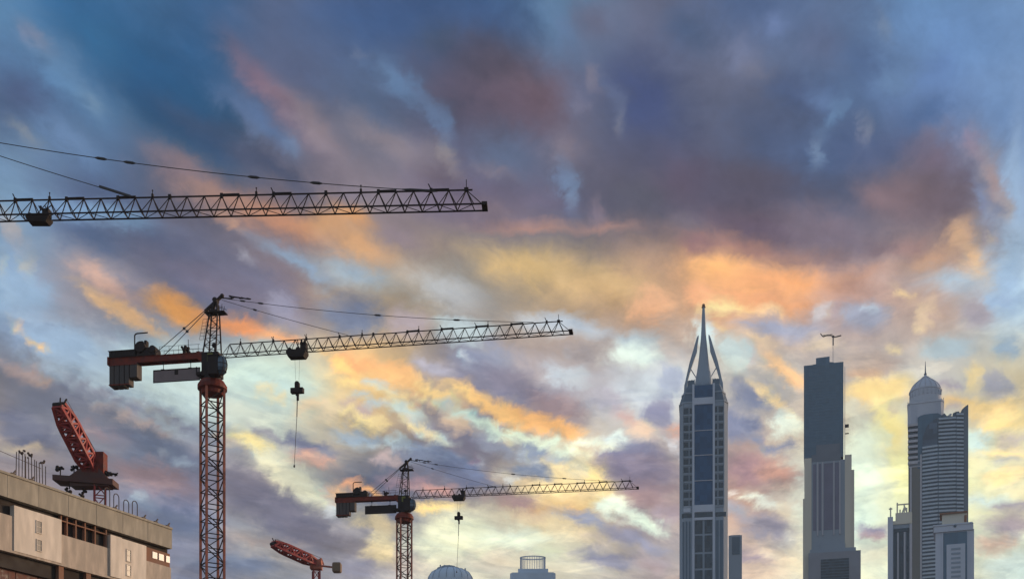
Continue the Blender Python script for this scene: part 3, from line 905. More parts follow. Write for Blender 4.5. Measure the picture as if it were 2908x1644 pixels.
# ------------------------------------------------------------------ red cranes with raised booms
def raised_boom_crane(label, px, py, d, tip, dy, mw, bw, bh, platform=True, counter=None):
    base = P3(px, py, d)
    t = thing('luffing_crane', label, 'crane', (base.x, base.y, 0), 0)
    zt = base.z
    a, b = lattice_mast(mw, zt - 1.2, 1.8, leg=.22, br=.12)
    ms = a.build('mast', M_RED2, t); ms.rotation_euler = (0, 0, .4); b.build('bracing', M_RED2, ms)
    if platform: ms.location.x = 1.0
    tipv = P3(*tip, d + dy) - Vector((base.x, base.y, 0))
    root = Vector((0, 0, zt + .3)); dirv = tipv - root; Lb = dirv.length; dirv.normalize()
    side = dirv.cross(Vector((0, 0, 1))).normalized(); upv = side.cross(dirv).normalized()
    def pt(f, i, j, taper=1.0): return root + dirv * (Lb * f) + side * (i * bw / 2 * taper) + upv * (j * bh / 2 * taper)
    bm_ = MB(); n = 9
    def tp(f): return (0.55 + 2.2 * f) if f < .2 else 1.0 if f < .75 else 1.0 - (f - .75) * 1.6
    for i, j in ((-1, -1), (1, -1), (1, 1), (-1, 1)):
        for k in range(n): bm_.bar(pt(k / n, i, j, tp(k / n)), pt((k + 1) / n, i, j, tp((k + 1) / n)), .34)
    for k in range(n):
        f0, f1 = k / n, (k + 1) / n
        for (a1, b1) in (((-1, -1), (1, -1)), ((1, -1), (1, 1)), ((1, 1), (-1, 1)), ((-1, 1), (-1, -1))):
            if k % 2: a1, b1 = b1, a1
            bm_.bar(pt(f0, *a1, tp(f0)), pt(f1, *b1, tp(f1)), .24); bm_.bar(pt(f1, *a1, tp(f1)), pt(f1, *b1, tp(f1)), .2)
    boom = bm_.build('boom', M_RED2, t)
    wk = MB()
    for k in range(n):
        f0, f1 = k / n + .01, (k + 1) / n - .01
        wk.add([pt(f0, -.85, -.1, tp(f0)), pt(f0, .85, -.1, tp(f0)), pt(f1, .85, -.1, tp(f1)), pt(f1, -.85, -.1, tp(f1)), pt(f0, -.85, 0, tp(f0)), pt(f0, .85, 0, tp(f0)), pt(f1, .85, 0, tp(f1)), pt(f1, -.85, 0, tp(f1))],
               [(0, 3, 2, 1), (4, 5, 6, 7), (0, 1, 5, 4), (1, 2, 6, 5), (2, 3, 7, 6), (3, 0, 4, 7)])
    wk.build('walkway', M_RED2, boom)
    hd = MB().tube(pt(1, -1, 0, .7), pt(1, 1, 0, .7), .35, n=12).bar(pt(1, -.7, 0), pt(1.05, -1.3, .6), .16).bar(pt(.96, 0, 0), pt(1.04, 0, 1.4), .14)
    hd.build('boom_head', M_BLACK, t)
    back = -Vector((dirv.x, dirv.y, 0)).normalized()
    af = root + Vector((0, 0, 2.6 if platform else 1.2)) + back * 1.2
    tw = MB().box(-1.1, 1.1, -.9, .9, zt - .9, zt + .9)
    tw.bar(root + Vector((-.5, 0, 0)), af, .22).bar(root + Vector((.5, 0, 0)), af, .22).bar(root + back * 1.8, af, .2)
    if platform:
        tw.bar(root + Vector((0, 0, .4)), root + back * 1.5 + Vector((.2, 0, 1.8)), 1.1, 1.2)
        tw.box(.2, 1.75, -.8, .8, zt - .2, zt + 2.7)
    tw.build('turret', M_RED if platform else M_RUST, t, bevel=.05)
    for o in (-.5, .5): MB().path([af, pt(1, -.8 + o * .3, 1.1), ], .035, 5).build('boom_rope', M_ROPE, t)
    if platform:
        p = MB().add([(-4.7, -1.4, zt - 1.2), (3.1, -1.2, zt - 1.75), (3.1, 1.2, zt - 1.75), (-4.7, 1.4, zt - 1.2), (-4.7, -1.4, zt - .5), (3.1, -1.2, zt - 1.0), (3.1, 1.2, zt - 1.0), (-4.7, 1.4, zt - .5)],
                     [(0, 3, 2, 1), (4, 5, 6, 7), (0, 1, 5, 4), (1, 2, 6, 5), (2, 3, 7, 6), (3, 0, 4, 7)])
        p.box(-2.6, 2.4, -1.0, 1.0, zt - 1.85, zt - 1.0)
        p.add([(-3, -1, zt - .8), (2.6, -1, zt - 1.1), (2.6, 1, zt - 1.1), (-3, 1, zt - .8), (-.9, -.8, zt + .8), (.9, -.8, zt + .8), (.9, .8, zt + .8), (-.9, .8, zt + .8)], [(0, 3, 2, 1), (4, 5, 6, 7), (0, 1, 5, 4), (1, 2, 6, 5), (2, 3, 7, 6), (3, 0, 4, 7)])
        p.build('platform', mat('dark_red_brown_deck', rgb=(.10, .042, .032), rough=.8, var=.3), t)
        rnd = random.Random(4)
        for cx_, cz_, rr in ((-4.2, .9, .4), (-2.4, 1.0, .38), (1.9, .3, .4), (-3.0, -2.0, .4), (-1.2, -2.3, .4)):
            q = MB()
            for _ in range(7): q.ball((cx_ + rnd.uniform(-rr, rr), rnd.uniform(-.5, .5), zt + cz_ - .3 + rnd.uniform(-rr, rr) * .7), rnd.uniform(.12, .3), 7, 5)
            if cz_ > 0 and cx_ < 3: q.bar((cx_, 0, zt - .8), (cx_, 0, zt + cz_), .12)
            else: q.bar((cx_, 0, zt - 1.2), (cx_, 0, zt + cz_), .12)
            q.build('deck_gear', M_BLACK, t)
        q = MB().bar((1.2, 0, zt + .5), (2.2, 0, zt + .1), .3).bar((2.2, 0, zt + .1), (3.3, 0, zt - .2), .14)
        for _ in range(6): q.bar((2.5 + rnd.uniform(-.4, .5), 0, zt - .1 + rnd.uniform(-.25, .25)), (2.9 + rnd.uniform(-.4, .5), 0, zt - .1 + rnd.uniform(-.25, .25)), .14)
        q.build('side_arm', M_BLACK, t)
    if counter:
        cv = P3(*counter, d) - Vector((base.x, base.y, 0))
        MB().bar((0.3, 0, zt - .1), (cv.x, 0, cv.z), .34, .3).build('counter_arm', M_RUST, t)
        MB().box(cv.x - .85, cv.x + .85, -.9, .9, cv.z - .95, cv.z + .95).build('counterweight', mat('tan_ballast', rgb=(.22, .15, .10), rough=.9), t, bevel=.3)
    return t

raised_boom_crane('red crane with raised lattice boom and dark platform rising behind the beige building', 262, 1345, 150.0, (166, 1150), -7, 1.35, 1.9, 1.5)
raised_boom_crane('low pale red crane boom with a block counterweight, at the bottom edge between two masts', 898, 1603, 220.0, (776, 1543), -7, 1.2, 1.9, 1.4, platform=False, counter=(957, 1611))
# ------------------------------------------------------------------ unfinished beige building, lower left
TH = math.atan2(3000 - CX, F)
ED = Vector((math.sin(TH), math.cos(TH), 0)); NB = Vector((math.cos(TH), -math.sin(TH), 0))   # along facade (away), outward normal
CORN = Vector((X(485, 90), 90, 0))
def fac(zx, zy):
    """point of the facade seen at enlarged coordinates -> distance s from far corner towards the camera, height"""
    px = zx * .3736; py = 1100 + zy * .3736
    k = (px - CX) / F
    # CORN - ED*s : x = k*y
    s = (CORN.x - k * CORN.y) / (ED.x - k * ED.y)
    y = CORN.y - ED.y * s
    return s, Z(py, y)
M_PAR = mat('beige_parapet', rgb=(0.33, 0.29, 0.23), rough=.9, var=.34, scale=2.2, streak=1)
M_WALL = mat('grey_beige_render', rgb=(0.44, 0.36, 0.29), rough=.9, var=.32, scale=2.4, streak=1)
M_WHITE = mat('cream_panel', rgb=(0.70, 0.60, 0.50), rough=.85, var=.2, scale=2.0, streak=1)
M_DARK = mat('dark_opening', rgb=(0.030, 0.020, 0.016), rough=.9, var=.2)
M_COLM = mat('brown_column', rgb=(0.24, 0.12, 0.075), rough=.9, var=.2)
M_STEEL = mat('rebar_steel', rgb=(0.09, 0.065, 0.055), rough=.8, var=.2)
bt = thing('apartment_building', 'unfinished beige building with cream panels and dark window strips in the lower left corner', 'building', CORN, 0)
def fbox(mb, s0, s1, z0, z1, o0, o1):
    """box in facade space: s towards camera, o outward"""
    vs = []
    for z in (z0, z1):
        for s, o in ((s0, o0), (s1, o0), (s1, o1), (s0, o1)):
            p = -ED * s + NB * o; vs.append((p.x, p.y, z))
    mb.add(vs, [(0, 3, 2, 1), (4, 5, 6, 7), (0, 1, 5, 4), (1, 2, 6, 5), (2, 3, 7, 6), (3, 0, 4, 7)]); return mb
zt = Z(1500, 90); SL = 30.0
zp = zt - 1.62
def S(zx): return fac(zx, 1100)[0]
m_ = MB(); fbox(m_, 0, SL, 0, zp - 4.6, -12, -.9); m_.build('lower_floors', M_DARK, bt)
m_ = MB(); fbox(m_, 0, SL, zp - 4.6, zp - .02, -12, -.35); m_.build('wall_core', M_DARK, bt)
m_ = MB(); fbox(m_, 0, SL, zp, zt, -12.0, 0.12); fbox(m_, 0, SL, zt - .12, zt + .03, -.3, 0.2)
for k in range(1, 12):
    s = k * 2.6; fbox(m_, s, s + .04, zp + .05, zt - .15, .121, .135)
par = m_.build('parapet', M_PAR, bt)
zwt = zp - .38                      # underside of dark slit
zbot = fac(460, 1335)[1]
# cream panels
def cream(z0x, z1x, wins):
    s1, s0 = S(z0x), S(z1x)
    m = MB(); fbox(m, s0, s1, zbot, zwt, -.3, .1); o = m.build('wall_panel', M_WHITE, bt)
    for (wx0, wx1, wy0, wy1) in wins:
        sa, sb = S(wx1), S(wx0); _, za = fac((wx0 + wx1) / 2, wy1); _, zb = fac((wx0 + wx1) / 2, wy0)
        w = MB(); fbox(w, sa, sb, za, zb, .09, .115); wo = w.build('window', mat('grey_window', rgb=(.10, .09, .085), rough=.25, var=.1), bt)
        f = MB(); e = .05
        fbox(f, sa - e, sb + e, zb, zb + e, .1, .15); fbox(f, sa - e, sb + e, za - e, za, .1, .17); fbox(f, sa - e, sa, za, zb, .1, .15); fbox(f, sb, sb + e, za, zb, .1, .15); fbox(f, sa, sb, (za + zb) / 2 - .02, (za + zb) / 2 + .02, .116, .13)
        f.build('window_frame', M_WHITE, wo)
cream(100, 460, [(270, 305, 1018, 1105), (272, 305, 1160, 1240)])
cream(828, 1105, [(955, 985, 1235, 1320), (955, 985, 1350, 1430)])
s1, s0 = S(915), S(828); m_ = MB(); fbox(m_, s0, s1, zbot, zwt + .02, .1, .16); m_.build('wall_panel', M_WHITE, bt)
# rendered walls between panels, under the window strips
zstrip = zwt - 1.0
for a_, b_, zz0 in ((-400, 100, zwt - .75), (460, 828, zstrip), (1105, 1304, zstrip - .1)):
    m_ = MB(); fbox(m_, max(S(b_), 0), min(S(a_), SL), zbot, zz0, -.3, .02); m_.build('wall', M_WALL, bt)
for zx in (470, 515, 582, 652, 728, 812):
    s = S(zx); m_ = MB(); fbox(m_, s - .05, s + .05, zstrip, zp - .01, -.3, -.05); m_.build('window_post', M_COLM, bt)
m_ = MB(); fbox(m_, S(812), S(470), zwt - .04, zwt + .04, -.3, -.06); m_.build('window_rail', M_COLM, bt)
# three small windows with white panes near the far corner
m_ = MB(); fbox(m_, 0, S(1120), zstrip - .1, zwt, -.3, -.1); m_.build('wall', M_COLM, bt)
for a_, b_ in ((1165, 1200), (1213, 1250), (1268, 1296)):
    m_ = MB(); fbox(m_, S(b_), S(a_), zstrip + .28, zstrip + .78, -.12, -.06); m_.build('window', mat('white_pane', rgb=(.55, .52, .50), rough=.3, var=.05), bt)
# base course and brown columns of the storey below
m_ = MB(); fbox(m_, 0, SL, zbot - .16, zbot, -.4, .06); m_.build('floor_slab', M_WALL, bt)
for zx in (470, 678, -60, 900, 1110, 1290):
    s = S(zx); m_ = MB(); fbox(m_, max(s - .22, 0), s + .22, 0, zbot - .16, -.5, -.05); m_.build('column', M_COLM, bt)
for k, zx in enumerate((40, 90, 140, 200, 255, 310, 370)):
    s = S(zx); m_ = MB(); fbox(m_, s - .3, s + .3, zbot - 3.2, zbot - .5 - .05 * (k % 3), -.75, -.65); m_.build('shutter', mat('brown_shutter', rgb=(.14, .06, .045), rough=.8, var=.4, scale=3), bt)

# rooftop reinforcement
def roof_pt(zx, back=.4):
    s = S(zx); p = CORN - ED * s - NB * back; return Vector((p.x, p.y, zt + .03))
hoops = [(845, 1.55, 'tall faint rebar hoop on the parapet, first beside the red crane mast'), (915, 1.35, 'tall rebar hoop on the parapet, second from the red crane mast'), (990, 1.15, 'rebar hoop on the parapet, third from the red crane mast'), (1055, 1.3, 'rebar hoop on the parapet nearest the far corner')]
for zx, h, lb in hoops:
    p = roof_pt(zx); o = thing('rebar_hoop', lb, 'rebar hoop', p, -TH, 'rebar hoops standing on the parapet')
    w = .26; pts = [(-w * .0, -w, -.02), (0, -w, h - w)] + [(0, -w * math.cos(t), h - w + w * math.sin(t)) for t in (.5, 1.0, 1.57, 2.1, 2.6)] + [(0, w, h - w), (0, w, -.02)]
    MB().path([Vector(q) for q in pts], .035, 6).build('hoop', M_STEEL, o)
    MB().box(-.12, .12, -.34, .34, -.005, .1).build('base_plate', M_STEEL, o)
for zx, h, lb in ((188, 1.85, 'bundle of rebar posts with dark caps nearest the left edge of the roof'), (262, 1.75, 'middle bundle of rebar posts with dark caps on the roof'), (345, 1.6, 'bundle of rebar posts nearest the dark crane platform')):
    p = roof_pt(zx); o = thing('rebar_bundle', lb, 'rebar bundle', p, -TH, 'rebar bundles at the left of the roof')
    r_ = random.Random(int(zx))
    for dy in (-.38, -.13, .13, .38):
        q_ = MB().tube((0, dy, -.02), (r_.uniform(-.04, .04), dy + r_.uniform(-.05, .05), h + r_.uniform(-.1, .05)), .03, n=6)
        q_.build('bar', M_STEEL, o)
    c = MB()
    for _ in range(7): c.ball((r_.uniform(-.15, .15), r_.uniform(-.3, .3), h + r_.uniform(-.1, .25)), r_.uniform(.05, .10), 7, 5)
    c.build('cap', M_STEEL, o)
for k, (zx, lb) in enumerate(((105, 'small dark bracket on the parapet at the left edge'), (245, 'small dark bracket on the parapet below the rebar bundles'), (880, 'small dark bracket on the parapet between two rebar hoops'), (1098, 'small dark bracket on the parapet right of the hoops'), (1190, 'tiny dark bracket on the parapet near its far end'), (1280, 'dark bracket at the far end corner of the parapet'))):
    p = roof_pt(zx, .1); o = thing('parapet_bracket', lb, 'bracket', p, -TH, 'brackets along the parapet edge')
    MB().box(-.1, .1, -.16, .16, -.005, .16).bar((0, 0, .1), (0, .25, .4), .09).build('bracket', M_STEEL, o)
o = thing('guard_cable', 'thin guard cable strung between posts above the left roof edge', 'guard cable', roof_pt(-100), 0)
MB().tube((0, 0, 1.55), roof_pt(345) - roof_pt(-100) + Vector((0, 0, 1.25)), .02, n=5).tube((0, 0, 0), (0, 0, 1.6), .03, n=6).build('cable', M_STEEL, o)

# ------------------------------------------------------------------ distant towers
M_CONC = mat('blue_grey_cladding', rgb=(0.27, 0.325, 0.39), rough=.7, var=.08, scale=.05, streak=1)
M_CONC2 = mat('pale_cladding', rgb=(0.50, 0.54, 0.62), rough=.7, var=.06, scale=.05)
M_SLATE = mat('slate_cladding', rgb=(0.10, 0.145, 0.195), rough=.6, var=.12, scale=.05)
M_GLASS = mat('blue_tower_glass', rgb=(0.028, 0.085, 0.18), rough=.4, var=.15, scale=.04, spec=.35, panels=(2.2, 3.6, .14))
M_SLAB = mat('dark_blue_curtain_wall', rgb=(0.085, 0.155, 0.225), rough=.45, var=.10, scale=.03, panels=(2.3, 4.2, .10))
M_WIN = mat('dark_window', rgb=(0.03, 0.055, 0.08), rough=.3, var=.2, scale=.1, panels=(2.0, 3.8, .3))
M_BEIGE = mat('beige_stone', rgb=(0.62, 0.58, 0.49), rough=.85, var=.08, scale=.05, streak=1)
M_MAUVE = mat('mauve_stone', rgb=(0.50, 0.53, 0.60), rough=.85, var=.07, scale=.08)
M_MULL = mat('pale_mullion', rgb=(0.46, 0.46, 0.50), rough=.7, var=.05)

def tower(name, label, cat, px, d):
    az = math.atan2(px - CX, F)
    t = thing(name, label, cat, (X(px, d), d, 0), -az)
    def x(p): return (p - px) / F * d * math.cos(az)
    def z(p): return CAMZ + (HY - p) / F * d
    return t, x, z

# spire tower
D1 = 700.0
t, x, z = tower('spire_skyscraper', 'tall blue-grey tower with needle spire and two curved fins', 'skyscraper', 1998, D1)
def octo(hw, ch, fr, dep):     # half width, chamfer start, front offset, depth (metres, y away)
    return [(-ch, fr), (ch, fr), (hw, fr + 4.5), (hw, dep - 4.5), (ch, dep), (-ch, dep), (-hw, dep - 4.5), (-hw, fr + 4.5)]
hw, ch = x(1998 + 69), x(1998 + 57); dep = 28.0
MB().plan(octo(hw, ch, 0, dep), 0, z(1142)).build('shaft', M_CONC, t)
cap = MB(); lv = [(1142, 69, 57, 0), (1131, 66.5, 55, .4), (1113, 61, 52, 1.2), (1097, 55, 47, 2.2), (1086, 50, 43, 3.2)]
for (y0, a0, b0, f0), (y1, a1, b1, f1) in zip(lv, lv[1:]):
    A = octo(a0 / F * D1, b0 / F * D1, f0, dep - f0); B = octo(a1 / F * D1, b1 / F * D1, f1, dep - f1)
    cap.add([(*p, z(y0) + .01) for p in A] + [(*p, z(y1)) for p in B], [(i, (i + 1) % 8, 8 + (i + 1) % 8, 8 + i) for i in range(8)] + [tuple(range(8, 16)), tuple(range(7, -1, -1))])
cap.build('crown', M_SLATE, t)
for y, hwp, chp, f in ((1142, 69.6, 57.6, -.25), (1114, 62.5, 53, .9)):
    MB().plan(octo(hwp / F * D1, chp / F * D1, f, dep - f), z(y), z(y - 4)).build('cornice', M_CONC, t)
zq = zoomed(z, 706 / 700)
for s in (-1, 1):
    MB().prism([(s * a_ / F * D1, zq(b_)) for a_, b_ in ((24, 1100), (46, 1100), (45, 1082), (41, 1079.5), (37, 1080.5), (33, 1079), (29, 1080.5), (25, 1078))][::s], 4.5, 9).build('roof_plant', M_SLATE, t)
zc = zoomed(z, 714 / 700)
# centre bay
m_ = MB()
for p in (1969, 2027): m_.box(x(p - 3), x(p + 3), -.7, .3, 0, z(1090))
m_.box(x(1972), x(2024), -.6, .2, z(1148), z(1129)).box(x(1941), x(1961), -.35, .1, z(1452), z(1435)).box(x(1972), x(2024), -.6, .2, z(1453), z(1433)).box(x(1972), x(2024), -.6, .2, z(1476), z(1469))
m_.build('bay_frame', M_CONC2, t)
MB().box(x(1972), x(2024), -.3, .5, z(1129), z(1094)).build('glass_panel', M_GLASS, t)
for y0, y1 in ((1149, 1221.5), (1223, 1291.5), (1293, 1363.5), (1365, 1433)):
    MB().box(x(1972), x(2024), -.35, .1, z(y1), z(y0)).build('glass_panel', M_GLASS, t)
for y in (1222.2, 1292.2, 1364.2): MB().box(x(1972), x(2024), -.6, .1, z(y + 1), z(y - 1)).build('transom', M_MULL, t)
for k in range(12):
    y = 1165 + 23.8 * k
    for p0, p1 in ((1941.5, 1955), (2041, 2053.5), (1958.5, 1964.5), (2030.5, 2036.5)):
        MB().box(x(p0), x(p1), -.25, .1, z(y + 7.5), z(y - 7.5)).build('window', M_WIN, t)
m_ = MB()
for k in range(13):
    y = 1153 + 23.8 * k
    for p0, p1 in ((1938, 1966), (2030, 2056)): m_.box(x(p0), x(p1), -.4, .1, z(y + 1.5), z(y - 1.5))
for p in (1939, 1957, 2038.5, 2055.5): m_.box(x(p - 1), x(p + 1), -.45, .1, z(1436), z(1142))
m_.build('facade_grid', M_CONC, t)
for p0, p1 in ((1936, 1964), (1972, 2024), (2032, 2062)): MB().box(x(p0), x(p1), -.25, 1.0, z(1467), z(1455)).build('louvre_band', M_WIN, t)
for y0, y1 in ((1477, 1514), (1520, 1566), (1572, 1612), (1618, 1660), (1666, 1708), (1714, 1756)):
    for p0, p1 in ((1974, 1995), (2001, 2022)): MB().box(x(p0), x(p1), -.3, .1, z(y1), z(y0)).build('glass_panel', M_WIN, t)
for p0, p1, mm in ((1938, 1943, M_SLATE), (1947, 1952, M_SLATE), (1956, 1961, M_SLATE), (2033, 2041, M_SLATE), (2044, 2053, M_SLATE)):
    MB().box(x(p0), x(p1), -.15, .1, 0, z(1478)).build('window_strip', mm, t)
# concave spire
cy = dep * .5
pr = [(25, 1125), (24, 1087), (22, 1073), (18.5, 1055), (15.5, 1035), (12.5, 1010), (10, 985), (7.6, 960), (6.0, 930), (5.0, 900), (3.8, 880), (3.2, 872)]
MB().lathe([(r_ / F * 714, zc(y)) for r_, y in pr], (0, cy), 28).build('spire', M_CONC, t, smooth=True)
MB().lathe([(5.8 / F * D1, zc(874)), (5.8 / F * D1, zc(872))], (0, cy), 16).ball((0, cy, zc(867.5)), 4.6 / F * D1, 12, 8).build('finial', M_COLM, t)
for s in (-1, 1):
    out = [(55, 1112), (54, 1092), (51.5, 1084), (46, 1058), (39.5, 1030), (33, 1008), (27, 988), (20.5, 965), (17.5, 957), (14, 953)]
    inn = [(13.6, 957), (17, 980), (18.5, 998), (24, 1014), (31.5, 1036), (38, 1056), (44, 1078), (46, 1092), (46, 1112)]
    MB().prism([(s * a_ / F * 714, zc(b_)) for a_, b_ in (out + inn)][::s], cy - 1.3, cy + 1.3).build('fin', M_CONC, t)
    MB().bar((s * x(1998 + 36), cy, zc(1048)), (s * x(1998 + 21), cy, zc(1072)), .5).build('fin_strut', M_CONC, t)

# small block beside it
t, x, z = tower('office_block', 'small grey block with one tall dark window beside the foot of the spire tower', 'building', 2088, 770)
MB().box(x(2069), x(2107), 0, 18, 0, z(1519)).box(x(2074), x(2102), 3, 15, z(1519), z(1515)).build('wall', M_CONC, t)
MB().box(x(2079), x(2101), -.3, .2, z(1573), z(1524)).build('window', M_SLATE, t)

# dark slab tower
D2 = 800.0
t, x, z = tower('slab_skyscraper', 'dark blue slab tower with stepped cap on a paler ribbed base', 'skyscraper', 2345, D2)
MB().box(x(2282.5), x(2395), 0, 20, z(1300), z(1032)).build('upper_slab', M_SLAB, t)
cp = MB().prism([(x(2303), z(1032)), (x(2309), z(1026.5)), (x(2317), z(1026)), (x(2317), z(1009)), (x(2356), z(1008)), (x(2356), z(1024)), (x(2366), z(1025.5)), (x(2373), z(1032))], 3, 16)
cp.build('roof_cap', M_SLAB, t)
m_ = MB()
for p in np.arange(2284, 2395, 9.2): m_.box(x(p), x(p + .6), -.18, .05, z(1297), z(1033))
for y in np.arange(1040, 1297, 8.5): m_.box(x(2282.5), x(2395), -.12, .05, z(y + .4), z(y))
m_.build('curtain_grid', mat('slab_mullion', rgb=(.095, .165, .235), rough=.5, var=.05), t)
MB().box(x(2318), x(2385), -.5, .3, z(1290), z(1262)).box(x(2305), x(2388), -.9, .3, z(1310), z(1290)).build('transfer_panel', mat('mid_slate', rgb=(.15, .175, .215), rough=.6, var=.1, scale=.1), t)
MB().box(x(2284), x(2304.5), -1.2, 20, 0, z(1298)).box(x(2280), x(2290), -1.0, 20, 0, z(1412)).build('side_wing', M_BEIGE, t)
MB().box(x(2399), x(2418), -1.2, 20, 0, z(1297)).box(x(2418), x(2425.5), -.8, 20, 0, z(1340)).build('side_wing', M_BEIGE, t)
MB().box(x(2304.5), x(2399), -.8, 19.9, 0, z(1309)).build('lower_shaft', M_CONC, t)
for p in (2322, 2336, 2368, 2385): MB().box(x(p - 1.7), x(p + 1.7), -1.5, -.6, z(1520), z(1312)).build('rib', M_MULL, t)
for p0, p1 in ((2309, 2318), (2325, 2332), (2340, 2365), (2371, 2382)):
    MB().box(x(p0), x(p1), -.95, -.7, z(1505), z(1316)).build('window_strip', mat('plum_glass', rgb=(.15, .15, .22), rough=.4, var=.15, scale=.1), t)
MB().box(x(2300), x(2430), -2.5, -.6, 0, z(1560)).box(x(2330), x(2400), -2.0, -.6, z(1560), z(1545)).build('podium', M_CONC, t)
MB().box(x(2296), x(2443), -5.5, 19, 0, z(1572)).build('podium', mat('grey_podium', rgb=(.27, .285, .33), rough=.8, var=.1, scale=.1), t)
m_ = MB().box(x(2331), x(2410), -5.8, -5.4, 0, z(1592)); m_.build('louvre_panel', M_WIN, t)
m_ = MB()
for y in range(1598, 1700, 8): m_.box(x(2331), x(2410), -6.1, -5.7, z(y + 2), z(y))
m_.build('louvre_slats', M_SLATE, t)
# crane on its roof and hoist on its side
t2, x2, z2 = tower('rooftop_crane', 'tiny thin crane standing on the roof of the dark slab tower', 'crane', 2366, 805)
M_THIN = mat('brown_thin_steel', rgb=(.10, .065, .055), rough=.8)
zr = z2(1036)
a, b = lattice_mast(.9, z2(962) - zr, 1.8, leg=.1, br=.06); a.v = [(p[0], p[1], p[2] + zr) for p in a.v]; b.v = [(p[0], p[1], p[2] + zr) for p in b.v]
ms = a.build('mast', M_MULL, t2); b.build('bracing', M_MULL, ms)
MB().bar((0, 0, z2(980)), (0, 0, z2(955)), .7).tube((0, -.2, z2(958)), (0, -.2, z2(954)), .9, n=8).build('slewing_head', M_THIN, t2)
m_ = MB()
pts = [(2366, 957), (2361, 952), (2352, 951), (2345, 951), (2338, 953), (2334, 949), (2330, 943)]
for (p, q), (r_, s_) in zip(pts, pts[1:]): m_.bar((x2(p), 0, z2(q)), (x2(r_), 0, z2(s_)), .55)
for p in range(2336, 2362, 4): m_.bar((x2(p), 0, z2(951)), (x2(p + 2), 0, z2(948)), .3).bar((x2(p + 2), 0, z2(948)), (x2(p + 4), 0, z2(951)), .3)
m_.build('jib', M_THIN, t2)
MB().bar((x2(2366), 0, z2(958)), (x2(2376), 0, z2(957)), .6).bar((x2(2376), 0, z2(957)), (x2(2389), 0, z2(955)), .7).build('counter_jib', M_THIN, t2)
t3 = thing('facade_hoist', 'dark hoist cabin on a thin rail up the right side of the slab tower', 'hoist', (X(2397, D2 - 2), D2 - 2, 0), -math.atan2(2345 - CX, F))
MB().box(.35, .7, -.2, .2, 0, Z(1045, D2)).build('rail', M_MULL, t3)
MB().box(.7, 3.2, -1, 1, Z(1216, D2), Z(1209, D2)).build('cabin', M_DARK, t3)
MB().box(.7, 3.2, -.5, .5, Z(1235, D2), Z(1233, D2)).build('landing', M_DARK, t3)

# domed tower with curved wing
D3 = 750.0
t, x, z = tower('domed_skyscraper', 'grey tower with pointed dome, needle and a banded wing ending in a sharp point', 'skyscraper', 2628, D3)
k_ = D3 / F
kd = (D3 + 12.5) / F
cy = 12.5; zc = zoomed(z, 762.5 / 750)
MB().lathe([(43 * kd, z(1190)), (43 * kd, zc(1117)), (44.5 * kd, zc(1116)), (44.5 * kd, zc(1113)), (42 * kd, zc(1112)), (39 * kd, zc(1104)), (33.5 * kd, zc(1096)), (26.5 * kd, zc(1089)), (18.5 * kd, zc(1082.5)), (11.5 * kd, zc(1077)), (6.5 * kd, zc(1072)), (3 * kd, zc(1067)), (2.2 * kd, zc(1063))], (0, cy), 64).build('dome', M_MAUVE, t)
m_ = MB()
for i in range(16):
    a_ = 2 * math.pi * i / 16
    pp = [(43, 1113), (39.6, 1104), (34.1, 1096), (27.1, 1089), (19.1, 1082.5), (12, 1077), (7, 1072)]
    m_.path([Vector((r_ * kd * math.cos(a_), cy + r_ * kd * math.sin(a_), zc(y))) for r_, y in pp], .28, 5)
m_.build('dome_ribs', M_MULL, t)
for i in range(10):
    m_ = MB()
    a_ = -math.pi / 2 + (i - 4.5) * .26
    c_, s_ = math.cos(a_), math.sin(a_)
    m_.bar((43.6 * kd * c_, cy + 43.6 * kd * s_, zc(1133)), (43.6 * kd * c_, cy + 43.6 * kd * s_, zc(1119)), 1.2, .4)
    m_.build('window', mat('drum_glass', rgb=(.42, .45, .52), rough=.6), t)
MB().tube((0, cy, zc(1066)), (0, cy, zc(1027)), .55, .12, n=8).ball((0, cy, zc(1064)), 1.0, 8, 6).build('needle', M_SLATE, t)
base = [(2577, 3), (2584, 0), (2672, 0), (2680, 3), (2680, 24), (2577, 24)]
MB().plan([(x(p), y) for p, y in base], z(1200), z(1138)).build('upper_storeys', M_MAUVE, t)
m_ = MB().plan([(x(p + (-1.2 if p < 2628 else 1.2)), y - .4 if y < 10 else y) for p, y in base], z(1143), z(1138))
for p in (2578, 2583, 2673, 2679): m_.box(x(p - 1), x(p + 1), 0, 1.2, z(1138), z(1135.5))
m_.build('balustrade', M_MAUVE, t)
for p in (2590, 2600, 2658, 2668): MB().box(x(p), x(p + 1.6), -.5, .1, z(1198), z(1145)).build('pilaster', M_CONC2, t)
# arched glass
arch = [(2606, 1330), (2606, 1184), (2613, 1180), (2625, 1177.5), (2645, 1177), (2663, 1178), (2676, 1186), (2676, 1330)]
MB().prism([(x(a_), z(b_)) for a_, b_ in arch], -.9, 4).build('arched_glass', M_SLAB, t)
# left stack of balconies
MB().box(x(2579), x(2606), 0, 22, z(1312), z(1200)).build('balcony_core', M_WIN, t)
for k in range(8):
    y = 1200 + 15.4 * k
    MB().box(x(2578), x(2606.5), -1.3, 1.0, z(y + 7), z(y)).build('balcony', M_MULL, t)
    m_ = MB()
    for p in (2584, 2589.5, 2595, 2600.5): m_.box(x(p), x(p + .7), -.5, .1, z(y + 15), z(y + 7))
    m_.build('balcony_mullions', M_CONC, t)
MB().box(x(2579.5), x(2613), -.8, 22, 0, z(1323)).build('lower_column', mat('olive_grey_stone', rgb=(.19, .19, .18), rough=.85, var=.1, scale=.06, streak=1), t)
m_ = MB().box(x(2580), x(2612), -.6, 1, z(1323), z(1307))
m_.build('louvre_storey', M_SLATE, t)
m_ = MB()
for p in range(2581, 2612, 3): m_.box(x(p), x(p + .8), -.9, -.5, z(1322), z(1308))
